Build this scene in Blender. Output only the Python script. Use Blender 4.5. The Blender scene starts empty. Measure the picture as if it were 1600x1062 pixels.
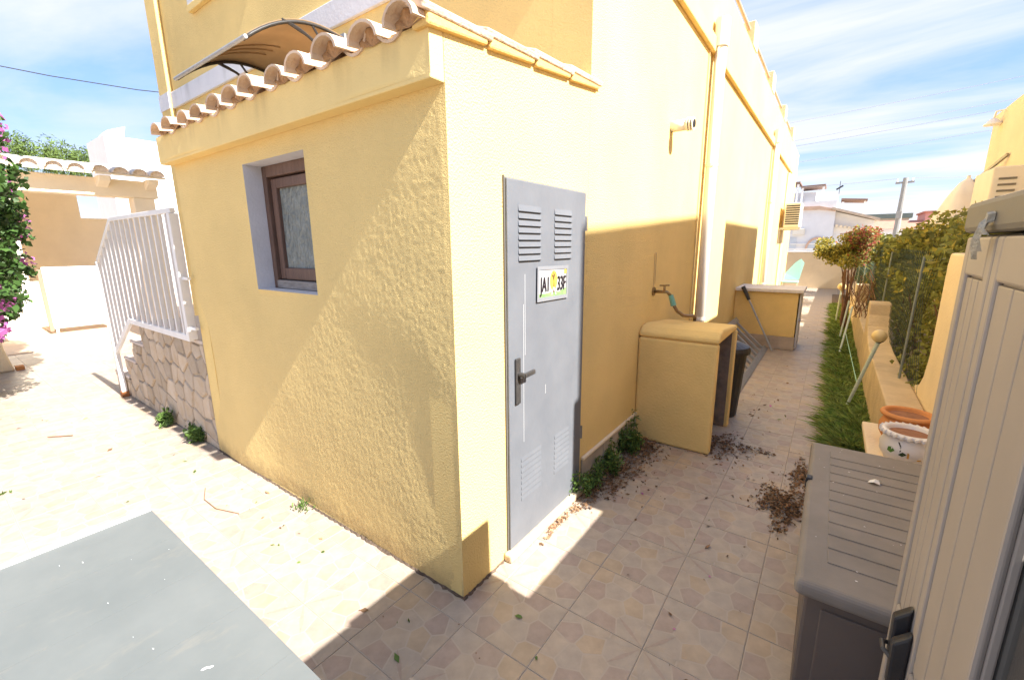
import bpy, bmesh, math, random
import numpy as np
from mathutils import Vector, Matrix, Euler
random.seed(7); RNG = np.random.default_rng(11)
scene = bpy.context.scene
col = scene.collection
R = math.radians

# ------------------------------------------------------------------ camera
def cam_axes(yaw, pitch, roll):
    cy, sy, cp, sp = math.cos(yaw), math.sin(yaw), math.cos(pitch), math.sin(pitch)
    f = Vector((sy*cp, cy*cp, -sp)); r = Vector((cy, -sy, 0)); u = r.cross(f)
    cr, sr = math.cos(roll), math.sin(roll)
    return cr*r + sr*u, -sr*r + cr*u, f
cd = bpy.data.cameras.new('camera'); cam = bpy.data.objects.new('camera', cd); col.objects.link(cam)
_r, _u, _f = cam_axes(-0.62745, 0.21118, -0.00927)
CAM = Vector((1.188, -1.247, 1.57))
m = Matrix((( _r.x, _u.x, -_f.x, CAM.x), (_r.y, _u.y, -_f.y, CAM.y), (_r.z, _u.z, -_f.z, CAM.z), (0, 0, 0, 1)))
cam.matrix_world = m
cd.sensor_width = 36; cd.lens = 15.4; cd.clip_start = 0.02; cd.clip_end = 3000
scene.camera = cam
def project(p):
    d = Vector(p) - CAM; z = d.dot(_f)
    if z < .05: return None
    return 800 + 684.5*d.dot(_r)/z, 531 - 684.5*d.dot(_u)/z

# ------------------------------------------------------------------ light
SUN_EL, SUN_A = 43.5, 1.4                       # elevation; degrees the sun stands off the +X axis towards -Y
sd = Vector((math.cos(R(SUN_EL))*math.cos(R(SUN_A)), -math.cos(R(SUN_EL))*math.sin(R(SUN_A)), math.sin(R(SUN_EL))))
sl = bpy.data.lights.new('sun', 'SUN'); sl.energy = 2.9; sl.angle = R(0.5); sl.color = (1.0, 0.965, 0.91)
so = bpy.data.objects.new('sun', sl); col.objects.link(so)
so.rotation_euler = (-sd).to_track_quat('-Z', 'Y').to_euler()
w = bpy.data.worlds.new('World'); scene.world = w; w.use_nodes = True
nt = w.node_tree; nt.nodes.clear()
out = nt.nodes.new('ShaderNodeOutputWorld'); bg = nt.nodes.new('ShaderNodeBackground')
sky = nt.nodes.new('ShaderNodeTexSky'); sky.sky_type = 'NISHITA'; sky.sun_disc = False
sky.sun_elevation = R(SUN_EL); sky.sun_rotation = R(90 + SUN_A); sky.air_density = 1.0; sky.dust_density = 0.3; sky.ozone_density = 2.0; sky.altitude = 800
tc = nt.nodes.new('ShaderNodeTexCoord')
sep = nt.nodes.new('ShaderNodeSeparateXYZ'); nt.links.new(tc.outputs['Generated'], sep.inputs[0])
def wmath(op, a, b=None, c=None):
    n = nt.nodes.new('ShaderNodeMath'); n.operation = op
    for i, v in enumerate((a, b, c)):
        if v is None: continue
        if isinstance(v, (int, float)): n.inputs[i].default_value = v
        else: nt.links.new(v, n.inputs[i])
    return n.outputs[0]
# project direction on a flat cloud layer
zc = wmath('MAXIMUM', sep.outputs[2], 0.04)
zc = wmath('ADD', zc, 0.10)
cx = wmath('DIVIDE', sep.outputs[0], zc); cyv = wmath('DIVIDE', sep.outputs[1], zc)
cmb = nt.nodes.new('ShaderNodeCombineXYZ'); nt.links.new(cx, cmb.inputs[0]); nt.links.new(cyv, cmb.inputs[1])
mp = nt.nodes.new('ShaderNodeMapping'); mp.inputs['Rotation'].default_value = (0, 0, R(25)); mp.inputs['Scale'].default_value = (0.30, 0.85, 1); mp.inputs['Location'].default_value = (7.7, 3.3, 0)
nt.links.new(cmb.outputs[0], mp.inputs[0])
n1 = nt.nodes.new('ShaderNodeTexNoise'); n1.inputs['Scale'].default_value = 1.15; n1.inputs['Detail'].default_value = 9; n1.inputs['Roughness'].default_value = .56; n1.inputs['Distortion'].default_value = .35
nt.links.new(mp.outputs[0], n1.inputs['Vector'])
ramp = nt.nodes.new('ShaderNodeValToRGB'); ramp.color_ramp.elements[0].position = .43; ramp.color_ramp.elements[1].position = .62
nt.links.new(n1.outputs['Fac'], ramp.inputs[0])
hz = wmath('SUBTRACT', 1.0, wmath('MULTIPLY', wmath('MAXIMUM', sep.outputs[2], 0.0), 5.5)); hz = wmath('MAXIMUM', hz, 0.0)
mask = wmath('MINIMUM', wmath('ADD', wmath('MULTIPLY', ramp.outputs[0], .86), wmath('MULTIPLY', hz, .8)), .95)
az = nt.nodes.new('ShaderNodeMixRGB'); az.inputs[0].default_value = .72; nt.links.new(sky.outputs[0], az.inputs[1]); az.inputs[2].default_value = (1.05, 1.75, 3.5, 1)   # clear azure air
mx = nt.nodes.new('ShaderNodeMixRGB'); nt.links.new(mask, mx.inputs[0]); nt.links.new(az.outputs[0], mx.inputs[1]); mx.inputs[2].default_value = (3.15, 3.2, 3.4, 1)
nt.links.new(mx.outputs[0], bg.inputs[0]); bg.inputs[1].default_value = 0.066
nt.links.new(bg.outputs[0], out.inputs[0])
scene.view_settings.view_transform = 'Standard'; scene.view_settings.look = 'None'; scene.view_settings.gamma = 1
scene.view_settings.exposure = 2.34
scene.render.engine = 'CYCLES'
scene.cycles.max_bounces = 12; scene.cycles.diffuse_bounces = 10; scene.cycles.transparent_max_bounces = 8
scene.cycles.use_denoising = True

# ------------------------------------------------------------------ materials
MATS = {}
def mat(name, c, rough=.8, var=.10, vscale=3.0, bump=0.0, bscale=60.0, spec=.3, rnd=0.0, island=0.0, c2=None, detail=6, metal=0.0, transl=0.0, stretch=None, bdist=.01):
    """principled with noise colour variation, optional second colour in patches, bump, per-object and per-island variation"""
    if name in MATS: return MATS[name]
    M = bpy.data.materials.new(name); M.use_nodes = True; N = M.node_tree; L = N.links
    P = N.nodes['Principled BSDF']; P.inputs['Roughness'].default_value = rough; P.inputs['Metallic'].default_value = metal
    P.inputs['Specular IOR Level'].default_value = spec
    t = N.nodes.new('ShaderNodeTexCoord'); vec = t.outputs['Object']
    if stretch:
        mpn = N.nodes.new('ShaderNodeMapping'); mpn.inputs['Scale'].default_value = stretch; L.new(vec, mpn.inputs[0]); vec = mpn.outputs[0]
    no = N.nodes.new('ShaderNodeTexNoise'); no.inputs['Scale'].default_value = vscale; no.inputs['Detail'].default_value = detail; no.inputs['Roughness'].default_value = .62
    L.new(vec, no.inputs['Vector'])
    rp = N.nodes.new('ShaderNodeValToRGB'); rp.color_ramp.elements[0].position = .3; rp.color_ramp.elements[1].position = .7
    k2 = c2 if c2 else tuple(min(1, x*(1+var)) for x in c)
    k1 = tuple(x*(1-var) for x in c) if not c2 else c
    rp.color_ramp.elements[0].color = (*k1, 1); rp.color_ramp.elements[1].color = (*k2, 1)
    L.new(no.outputs['Fac'], rp.inputs[0]); cur = rp.outputs[0]
    def scaleby(sock, amt, cur):
        mr = N.nodes.new('ShaderNodeMapRange'); mr.inputs[3].default_value = 1-amt; mr.inputs[4].default_value = 1+amt; L.new(sock, mr.inputs[0])
        mm = N.nodes.new('ShaderNodeVectorMath'); mm.operation = 'SCALE'; L.new(cur, mm.inputs[0]); L.new(mr.outputs[0], mm.inputs['Scale']); return mm.outputs[0]
    if rnd:
        oi = N.nodes.new('ShaderNodeObjectInfo'); cur = scaleby(oi.outputs['Random'], rnd, cur)
    if island:
        ge = N.nodes.new('ShaderNodeNewGeometry'); cur = scaleby(ge.outputs['Random Per Island'], island, cur)
    L.new(cur, P.inputs['Base Color'])
    if bump:
        b = N.nodes.new('ShaderNodeBump'); b.inputs['Strength'].default_value = bump; b.inputs['Distance'].default_value = bdist
        nb = N.nodes.new('ShaderNodeTexNoise'); nb.inputs['Scale'].default_value = bscale; nb.inputs['Detail'].default_value = 4; L.new(vec, nb.inputs['Vector'])
        L.new(nb.outputs['Fac'], b.inputs['Height']); L.new(b.outputs[0], P.inputs['Normal'])
    if transl:
        tr = N.nodes.new('ShaderNodeBsdfTranslucent'); L.new(cur, tr.inputs[0]); ms = N.nodes.new('ShaderNodeMixShader'); ms.inputs[0].default_value = transl
        L.new(P.outputs[0], ms.inputs[1]); L.new(tr.outputs[0], ms.inputs[2]); L.new(ms.outputs[0], N.nodes['Material Output'].inputs[0])
    M['P'] = 1; MATS[name] = M
    return M
YEL = (.81, .60, .245)
stucco = mat('yellow_stucco', YEL, .85, .05, 1.6, .35, 90, .25)
# stains with a shape of their own on the painted cornice: rain streaks
def streaks(M, zt, amt=.35, colr=(.20, .15, .09), sx=9.0, length=.25):
    N = M.node_tree; L = N.links; P = N.nodes['Principled BSDF']; cur = P.inputs['Base Color'].links[0].from_socket
    t = N.nodes.new('ShaderNodeTexCoord'); mpn = N.nodes.new('ShaderNodeMapping'); mpn.inputs['Scale'].default_value = (sx, sx, 1.1); L.new(t.outputs['Object'], mpn.inputs[0])
    no = N.nodes.new('ShaderNodeTexNoise'); no.inputs['Scale'].default_value = 1; no.inputs['Detail'].default_value = 5; L.new(mpn.outputs[0], no.inputs[0])
    rp = N.nodes.new('ShaderNodeValToRGB'); rp.color_ramp.elements[0].position = .55; rp.color_ramp.elements[1].position = .75; L.new(no.outputs[0], rp.inputs[0])
    sp = N.nodes.new('ShaderNodeSeparateXYZ'); L.new(t.outputs['Object'], sp.inputs[0])
    mr = N.nodes.new('ShaderNodeMapRange'); mr.inputs[1].default_value = zt-length; mr.inputs[2].default_value = zt; mr.inputs[3].default_value = 0; mr.inputs[4].default_value = amt; L.new(sp.outputs[2], mr.inputs[0])
    mu = N.nodes.new('ShaderNodeMath'); mu.operation = 'MULTIPLY'; L.new(rp.outputs[0], mu.inputs[0]); L.new(mr.outputs[0], mu.inputs[1])
    mi = N.nodes.new('ShaderNodeMixRGB'); L.new(mu.outputs[0], mi.inputs[0]); L.new(cur, mi.inputs[1]); mi.inputs[2].default_value = (*colr, 1)
    L.new(mi.outputs[0], P.inputs['Base Color'])
stucco_wall = mat('yellow_stucco_front', YEL, .72, .07, 1.3, 1.0, 165, .35, bdist=.007)
stucco_cor = mat('yellow_stucco_cornice', (.80, .605, .26), .8, .06, 2.2, .5, 120, .25, bdist=.004); streaks(stucco_cor, 2.40, .6)
def splash(M, h, amt, colr):
    N = M.node_tree; L = N.links; P = N.nodes['Principled BSDF']; cur = P.inputs['Base Color'].links[0].from_socket
    t = N.nodes.new('ShaderNodeTexCoord'); no = N.nodes.new('ShaderNodeTexNoise'); no.inputs['Scale'].default_value = 7; no.inputs['Detail'].default_value = 8; no.inputs['Roughness'].default_value = .7; L.new(t.outputs['Object'], no.inputs[0])
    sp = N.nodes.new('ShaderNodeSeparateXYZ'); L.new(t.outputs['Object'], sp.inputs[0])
    mr = N.nodes.new('ShaderNodeMapRange'); mr.inputs[1].default_value = 0; mr.inputs[2].default_value = h; mr.inputs[3].default_value = .62; mr.inputs[4].default_value = .0; L.new(sp.outputs[2], mr.inputs[0])
    ad = N.nodes.new('ShaderNodeMath'); ad.operation = 'ADD'; L.new(no.outputs[0], ad.inputs[0]); L.new(mr.outputs[0], ad.inputs[1])
    rp = N.nodes.new('ShaderNodeMapRange'); rp.inputs[1].default_value = .72; rp.inputs[2].default_value = 1.05; rp.inputs[3].default_value = 0; rp.inputs[4].default_value = amt; L.new(ad.outputs[0], rp.inputs[0])
    mi = N.nodes.new('ShaderNodeMixRGB'); L.new(rp.outputs[0], mi.inputs[0]); L.new(cur, mi.inputs[1]); mi.inputs[2].default_value = (*colr, 1); L.new(mi.outputs[0], P.inputs['Base Color'])
splash(stucco_wall, .22, .55, (.42, .28, .12))
stucco_b = mat('yellow_stucco_bump', YEL, .85, .09, 1.1, .8, 110, .2); streaks(stucco_b, 4.2, .10, (.35, .24, .10), 5, 4.2); 
gold = mat('gold_stucco', (.72, .48, .17), .85, .07, 2.5, .5, 70, .2)
cream = mat('cream_render', (.79, .66, .47), .85, .08, 2.0, .5, 60, .2)
cream_old = mat('cream_render_worn', (.66, .52, .34), .9, .14, 6, .6, 50, .2, c2=(.50, .39, .26))
white = mat('white_paint', (.80, .79, .77), .6, .04, 5, .15, 80)
white_metal = mat('white_enamel', (.80, .79, .78), .4, .04, 12, .05, 60, .5)
lilac_white = mat('white_reveal_paint', (.66, .65, .665), .7, .05, 9, .2, 60)
terra = mat('terracotta_roof', (.62, .43, .29), .9, .2, 9, .6, 60, .15, rnd=.16, c2=(.74, .61, .48))
mortar = mat('roof_mortar', (.42, .25, .13), .95, .3, 30, .8, 60, .1)
brown_wood = mat('brown_window_wood', (.15, .085, .06), .55, .25, 6, .3, 40, .4, stretch=(9, 9, 1.2))
grey_wood = mat('weathered_sill_wood', (.30, .26, .23), .8, .25, 10, .4, 60, stretch=(2, 9, 9))
door_m = mat('galvanised_door_paint', (.132, .141, .158), .5, .07, 4, .25, 9, .45, c2=(.158, .167, .184))
dark_gap = mat('dark_gap', (.02, .018, .017), .9)
steel = mat('dull_steel', (.30, .29, .28), .35, .12, 20, .1, 80, .5, metal=.8)
black_plastic = mat('black_plastic', (.022, .022, .025), .45, .2, 10, .1, 60, .5)
alu = mat('ladder_aluminium', (.36, .37, .38), .45, .12, 15, .15, 60, .5, metal=.55)
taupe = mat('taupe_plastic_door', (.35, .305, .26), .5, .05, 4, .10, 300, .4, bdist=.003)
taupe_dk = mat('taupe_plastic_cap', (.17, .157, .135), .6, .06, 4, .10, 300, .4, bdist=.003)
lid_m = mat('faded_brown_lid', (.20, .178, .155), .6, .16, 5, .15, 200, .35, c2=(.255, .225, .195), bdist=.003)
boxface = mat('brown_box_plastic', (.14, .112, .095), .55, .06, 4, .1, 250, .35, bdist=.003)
table_m = mat('grey_table_paint', (.130, .142, .138), .6, .06, 3.5, .12, 60, .4, c2=(.168, .178, .170), bdist=.002)
pot_terra = mat('terracotta_pot', (.62, .27, .10), .8, .10, 8, .2, 60, .25)
pot_white = mat('glazed_white_pot', (.76, .73, .72), .35, .05, 8, .05, 60, .5)
stonem = mat('facing_stone', (.47, .355, .235), .85, .16, 7, .7, 30, .2, rnd=.2, c2=(.53, .45, .36))
mortar_lt = mat('stone_mortar', (.50, .42, .31), .95, .15, 20, .6, 60)
soil = mat('dry_soil', (.16, .115, .08), 1, .3, 20, .8, 40)
leaf_dry = mat('dry_leaves', (.17, .10, .055), .9, .2, 8, 0, 1, .15, island=.55)
leaf_green = mat('green_leaf', (.12, .20, .045), .55, .15, 5, 0, 1, .35, island=.45, transl=.3)
leaf_dark = mat('dark_leaf', (.055, .115, .025), .5, .15, 5, 0, 1, .4, island=.5, transl=.25)
leaf_olive = mat('olive_hedge_leaf', (.25, .26, .065), .55, .15, 5, 0, 1, .35, island=.5, transl=.35)
leaf_gold = mat('golden_leaf', (.44, .37, .07), .55, .15, 5, 0, 1, .35, island=.35, transl=.35)
leaf_red = mat('red_bract', (.42, .13, .08), .6, .15, 5, 0, 1, .3, island=.35, transl=.35)
bract = mat('magenta_bract', (.62, .19, .50), .6, .15, 5, 0, 1, .3, island=.3, transl=.4)
grass_m = mat('grass_blade', (.14, .26, .05), .6, .2, 9, 0, 1, .3, island=.5, c2=(.30, .34, .10), transl=.3)
bark = mat('brown_bark', (.17, .10, .06), .9, .3, 20, .6, 50)
vine_m = mat('dry_vine', (.24, .135, .08), .9, .25, 15, .3, 60)

# ------------------------------------------------------------------ mesh helpers
class MB:
    def __init__(s): s.v = []; s.f = []; s.m = []
    def add(s, vs, fs, mi=0):
        o = len(s.v); s.v += [tuple(v) for v in vs]; s.f += [tuple(i+o for i in f) for f in fs]; s.m += [mi]*len(fs); return s
    def box(s, x0, x1, y0, y1, z0, z1, mi=0):
        vs = [(x, y, z) for z in (z0, z1) for y in (y0, y1) for x in (x0, x1)]
        return s.add(vs, [(0, 2, 3, 1), (4, 5, 7, 6), (0, 1, 5, 4), (2, 6, 7, 3), (0, 4, 6, 2), (1, 3, 7, 5)], mi)
    def obox(s, c, ax, ay, az, hx, hy, hz, mi=0):
        c = Vector(c); ax, ay, az = Vector(ax).normalized(), Vector(ay).normalized(), Vector(az).normalized()
        vs = [c + ax*hx*i + ay*hy*j + az*hz*k for k in (-1, 1) for j in (-1, 1) for i in (-1, 1)]
        return s.add(vs, [(0, 2, 3, 1), (4, 5, 7, 6), (0, 1, 5, 4), (2, 6, 7, 3), (0, 4, 6, 2), (1, 3, 7, 5)], mi)
    def bar(s, a, b, w, h, mi=0, up=(0, 0, 1)):
        a, b = Vector(a), Vector(b); d = (b-a).normalized(); u = Vector(up)
        if abs(d.dot(u)) > .98: u = Vector((1, 0, 0))
        x = d.cross(u).normalized(); y = x.cross(d)
        return s.obox((a+b)/2, d, x, y, (b-a).length/2, w/2, h/2, mi)
    def tube(s, pts, r, n=8, mi=0, caps=True):
        pts = [Vector(p) for p in pts]; rs = r if isinstance(r, (list, tuple)) else [r]*len(pts)
        base = len(s.v); up = None
        for i, p in enumerate(pts):
            d = (pts[min(i+1, len(pts)-1)] - pts[max(i-1, 0)]).normalized()
            if up is None:
                up = Vector((0, 0, 1)) if abs(d.z) < .9 else Vector((1, 0, 0))
            x = d.cross(up); x = x.normalized() if x.length > 1e-6 else Vector((1, 0, 0)); y = x.cross(d).normalized(); up = y
            s.v += [tuple(p + (x*math.cos(2*math.pi*k/n) + y*math.sin(2*math.pi*k/n))*rs[i]) for k in range(n)]
        for i in range(len(pts)-1):
            for k in range(n):
                a, b = base+i*n+k, base+i*n+(k+1) % n
                s.f.append((a, b, b+n, a+n)); s.m.append(mi)
        if caps:
            s.f.append(tuple(base+k for k in range(n))[::-1]); s.m.append(mi)
            e = base+(len(pts)-1)*n; s.f.append(tuple(e+k for k in range(n))); s.m.append(mi)
        return s
    def lathe(s, prof, c=(0, 0, 0), n=24, mi=0):
        base = len(s.v)
        for r, z in prof:
            s.v += [(c[0]+r*math.cos(2*math.pi*k/n), c[1]+r*math.sin(2*math.pi*k/n), c[2]+z) for k in range(n)]
        for i in range(len(prof)-1):
            for k in range(n):
                a, b = base+i*n+k, base+i*n+(k+1) % n
                s.f.append((a, b, b+n, a+n)); s.m.append(mi)
        s.f.append(tuple(base+k for k in range(n))[::-1]); s.m.append(mi)
        e = base+(len(prof)-1)*n; s.f.append(tuple(e+k for k in range(n))); s.m.append(mi)
        return s
    def prism(s, poly, axis, a0, a1, mi=0):
        """poly: 2-D points in the two other axes (order x,y,z without axis)"""
        def P(p, a):
            q = list(p); q.insert(axis, a); return tuple(q)
        n = len(poly); vs = [P(p, a0) for p in poly] + [P(p, a1) for p in poly]
        fs = [tuple(range(n))[::-1], tuple(range(n, 2*n))] + [(i, (i+1) % n, n+(i+1) % n, n+i) for i in range(n)]
        return s.add(vs, fs, mi)
    def mesh(s, name, mats):
        me = bpy.data.meshes.new(name); me.from_pydata(s.v, [], s.f)
        for M in (mats if isinstance(mats, (list, tuple)) else [mats]): me.materials.append(M)
        if any(s.m): me.polygons.foreach_set('material_index', s.m)
        bm = bmesh.new(); bm.from_mesh(me); bmesh.ops.recalc_face_normals(bm, faces=bm.faces); bm.to_mesh(me); bm.free()
        me.update(); return me
    def build(s, name, mats, parent=None, bevel=0, smooth=False, segs=2):
        me = s.mesh(name, mats); return link(name, me, parent, bevel, smooth, segs)
def link(name, me, parent=None, bevel=0, smooth=False, segs=2, loc=None):
    o = bpy.data.objects.new(name, me); col.objects.link(o)
    if parent is not None:
        o.parent = parent
        if loc is None:
            t = Vector((0, 0, 0)); p = parent
            while p is not None: t += p.location; p = p.parent
            o.location = -t
    if loc is not None: o.location = loc
    if smooth: me.polygons.foreach_set('use_smooth', [True]*len(me.polygons))
    if bevel:
        b = o.modifiers.new('bevel', 'BEVEL'); b.width = bevel; b.segments = segs; b.limit_method = 'ANGLE'; b.angle_limit = R(40)
    return o
def tag(o, label, cat, group=None, kind=None):
    o['label'] = label; o['category'] = cat
    if group: o['group'] = group
    if kind: o['kind'] = kind
    return o
def thing(name, label, cat, loc=(0, 0, 0), group=None):
    o = bpy.data.objects.new(name, None); col.objects.link(o); o.location = loc; o.empty_display_size = .2
    return tag(o, label, cat, group)
def struct(o): o['kind'] = 'structure'; return o
def stuff(o): o['kind'] = 'stuff'; return o

# noise field for plaster relief (sum of smooth random lattices)
def vnoise(X, Y, wl, seed):
    r = np.random.default_rng(seed); g = r.standard_normal((64, 64))
    x = X/wl; y = Y/wl; i = np.floor(x).astype(int); j = np.floor(y).astype(int); fx = x-i; fy = y-j
    fx = fx*fx*(3-2*fx); fy = fy*fy*(3-2*fy)
    a = g[i % 64, j % 64]; b = g[(i+1) % 64, j % 64]; c = g[i % 64, (j+1) % 64]; d = g[(i+1) % 64, (j+1) % 64]
    return (a*(1-fx)+b*fx)*(1-fy) + (c*(1-fx)+d*fx)*fy
def stucco_plate(name, x0, x1, z0, z1, y, step, M, parent, hole=None, amp=1.0, fade=(True, True)):
    xs = np.linspace(x0, x1, int((x1-x0)/step)+1); zs = np.linspace(z0, z1, int((z1-z0)/step)+1)
    if hole:
        for arr, vals in ((xs, hole[:2]), (zs, hole[2:])):
            for v in vals: arr[np.argmin(abs(arr-v))] = v
    X, Z = np.meshgrid(xs, zs); 
    d = .0048*vnoise(X+9, Z+3, .62, 1) + .0006*vnoise(X+1, Z+7, .23, 2) + .0001*vnoise(X, Z, .07, 3) + .0001*vnoise(X, Z*.8, .028, 4) + .00022*vnoise(X, Z*.8, .0125, 5)
    e = np.minimum.reduce([(X-x0), (x1-X), (Z-z0)*4+.004, (z1-Z)])
    if hole:
        dx = np.maximum.reduce([hole[0]-X, X-hole[1], np.zeros_like(X)]); dz = np.maximum.reduce([hole[2]-Z, Z-hole[3], np.zeros_like(X)])
        e = np.minimum(e, np.hypot(dx, dz))
    d = d*amp*np.clip(e/.03, 0.0, 1)
    V = np.stack([X.ravel(), (y-d).ravel(), Z.ravel()], 1); n, k = X.shape
    ii, jj = np.meshgrid(np.arange(n-1), np.arange(k-1), indexing='ij')
    q = np.stack([ii*k+jj, ii*k+jj+1, (ii+1)*k+jj+1, (ii+1)*k+jj], -1).reshape(-1, 4)
    if hole:
        cx_ = (X[:-1, :-1]+X[1:, 1:]).ravel()/2; cz_ = (Z[:-1, :-1]+Z[1:, 1:]).ravel()/2
        q = q[~((cx_ > hole[0]) & (cx_ < hole[1]) & (cz_ > hole[2]) & (cz_ < hole[3]))]
    me = bpy.data.meshes.new(name); me.vertices.add(len(V)); me.vertices.foreach_set('co', V.ravel())
    me.loops.add(q.size); me.loops.foreach_set('vertex_index', q.ravel().astype(np.int32))
    me.polygons.add(len(q)); me.polygons.foreach_set('loop_start', np.arange(0, q.size, 4, dtype=np.int32))
    me.update(calc_edges=True); me.validate(); me.materials.append(M)
    return link(name, me, parent, smooth=True)

def clip_poly(poly, a, b, c):      # keep a*x+b*y<=c
    outp = []
    for i in range(len(poly)):
        p, q = poly[i], poly[(i+1) % len(poly)]; dp = a*p[0]+b*p[1]-c; dq = a*q[0]+b*q[1]-c
        if dp <= 0: outp.append(p)
        if dp*dq < 0:
            t = dp/(dp-dq); outp.append((p[0]+t*(q[0]-p[0]), p[1]+t*(q[1]-p[1])))
    return outp
def voronoi(seeds, boundary, gap):
    cells = []
    for i, s in enumerate(seeds):
        poly = list(boundary)
        for j, t in enumerate(seeds):
            if i == j or not poly: continue
            a, b = t[0]-s[0], t[1]-s[1]; l = math.hypot(a, b)
            c = (a*(s[0]+t[0])+b*(s[1]+t[1]))/2 - gap*l/2
            poly = clip_poly(poly, a, b, c)
        cells.append(poly)
    return cells

def leaf_cloud(name, blobs, n, size, M, parent=None, seed=1, mats_pick=None, flat=0.0, hollow=.35, aspect=.55, origin=None):
    """blobs: (centre, radii, weight); leaves are bent 4-vertex blades spread in the shells of the blobs"""
    r = np.random.default_rng(seed); wts = np.array([b[2] for b in blobs], float); wts /= wts.sum()
    pick = r.choice(len(blobs), n, p=wts); C = np.array([b[0] for b in blobs], float)[pick]; RR = np.array([b[1] for b in blobs], float)[pick]
    d = r.standard_normal((n, 3)); d /= np.linalg.norm(d, axis=1)[:, None]
    rad = hollow + (1.08-hollow)*r.random(n)**.6
    P = C + d*RR*rad[:, None]
    a = r.standard_normal((n, 3)); a[:, 2] *= (1-flat); a[:, 2] -= .25; a /= np.linalg.norm(a, axis=1)[:, None]
    b = np.cross(a, r.standard_normal((n, 3))); b /= np.linalg.norm(b, axis=1)[:, None]; c = np.cross(a, b)
    s = size*(.6+.8*r.random(n))[:, None]
    v0 = P - a*s*.5; v1 = P + b*s*aspect*.5 + c*s*.10; v2 = P + a*s*.5 - c*s*.08; v3 = P - b*s*aspect*.5 + c*s*.10
    V = np.stack([v0, v1, v2, v3], 1).reshape(-1, 3)
    F = np.arange(4*n).reshape(-1, 4)
    return quads(name, V, F, M, parent, mats_pick(P, r) if mats_pick else None)
def quads(name, V, F, M, parent=None, mi=None):
    me = bpy.data.meshes.new(name); me.vertices.add(len(V)); me.vertices.foreach_set('co', np.asarray(V, float).ravel())
    k = F.shape[1]; me.loops.add(F.size); me.loops.foreach_set('vertex_index', F.ravel().astype(np.int32))
    me.polygons.add(len(F)); me.polygons.foreach_set('loop_start', np.arange(0, F.size, k, dtype=np.int32))
    for x in (M if isinstance(M, (list, tuple)) else [M]): me.materials.append(x)
    if mi is not None: me.polygons.foreach_set('material_index', np.asarray(mi, np.int32))
    me.update(calc_edges=True)
    return link(name, me, parent)

# ================================================================== THE SETTING
PITCH = .33; X0, Y0 = .42, -.11          # joints at X0+i*PITCH, Y0+j*PITCH
ground_m = mat('dusty_ground', (.40, .34, .27), .95, .15, .4, .3, 8)
struct(MB().box(-400, 400, -400, 600, -1.2, -.03).build('ground', ground_m))
floor_bed = mat('tile_joint', (.36, .295, .24), .95, .2, 25, .3, 80)
floor = struct(MB().box(-8.9, 2.1, -3.4, 17.9, -.028, -.0028).build('patio_floor', floor_bed))
t_line = mat('tile_print_lines', (.445, .37, .295), .5, .05, 20, .03, 120, .35, rnd=.03)
t_pink = mat('tile_print_pink', (.37, .285, .23), .45, .16, 14, .03, 120, .4, rnd=.06)
t_yel = mat('tile_print_ochre', (.425, .325, .225), .45, .14, 14, .03, 120, .4, rnd=.06)
t_gry = mat('tile_print_grey', (.40, .332, .265), .45, .14, 14, .03, 120, .4, rnd=.05)
t_crm = mat('tile_print_cream', (.42, .34, .26), .45, .14, 14, .03, 120, .4, rnd=.05)
def tile_mesh():
    h = PITCH/2 - .0013; b = MB()
    e = .0018
    b.add([(-h, -h, -.008), (h, -h, -.008), (h, h, -.008), (-h, h, -.008), (-h, -h, -.0012), (h, -h, -.0012), (h, h, -.0012), (-h, h, -.0012), (-h+e, -h+e, 0), (h-e, -h+e, 0), (h-e, h-e, 0), (-h+e, h-e, 0)],
          [(0, 1, 5, 4), (1, 2, 6, 5), (2, 3, 7, 6), (3, 0, 4, 7), (4, 5, 9, 8), (5, 6, 10, 9), (6, 7, 11, 10), (7, 4, 8, 11), (8, 9, 10, 11)], 0)
    hh = h-.003; sq = [(-hh, -hh), (hh, -hh), (hh, hh), (-hh, hh)]
    S = [(.12, .135, 2), (.015, .12, 1), (.135, .02, 4), (-.095, .135, 3), (-.13, .02, 1), (-.035, .01, 4), (.05, .035, 3), (.105, -.085, 1), (.01, -.065, 2), (.14, -.15, 3), (.035, -.145, 4), (-.09, -.085, 3), (-.11, -.15, 4)]
    for (x, y, k), poly in zip(S, voronoi([(a, c) for a, c, _ in S], sq, .0065)):
        if len(poly) > 2: b.add([(p[0], p[1], .0005) for p in poly], [tuple(range(len(poly)))], k)
    # the quarter star of the print, in the tile's own corner
    cx_, cy_ = -hh, -hh
    for a0, a1, rr, k in ((3, 22, .15, 3), (27, 44, .10, 4), (50, 62, .16, 1), (66, 86, .12, 3)):
        am = (a0+a1)/2
        P = [(0, 0), (rr*.55*math.cos(R(a0)), rr*.55*math.sin(R(a0))), (rr*math.cos(R(am)), rr*math.sin(R(am))), (rr*.55*math.cos(R(a1)), rr*.55*math.sin(R(a1)))]
        b.add([(cx_+p[0]+.002, cy_+p[1]+.002, .001) for p in P], [(0, 1, 2, 3)], k)
    me = bpy.data.meshes.new('tile'); me.from_pydata(b.v, [], b.f)
    for M in (t_line, t_pink, t_yel, t_gry, t_crm): me.materials.append(M)
    me.polygons.foreach_set('material_index', b.m); me.update(); return me, b
TILE, TB = tile_mesh()
spots = []
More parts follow.
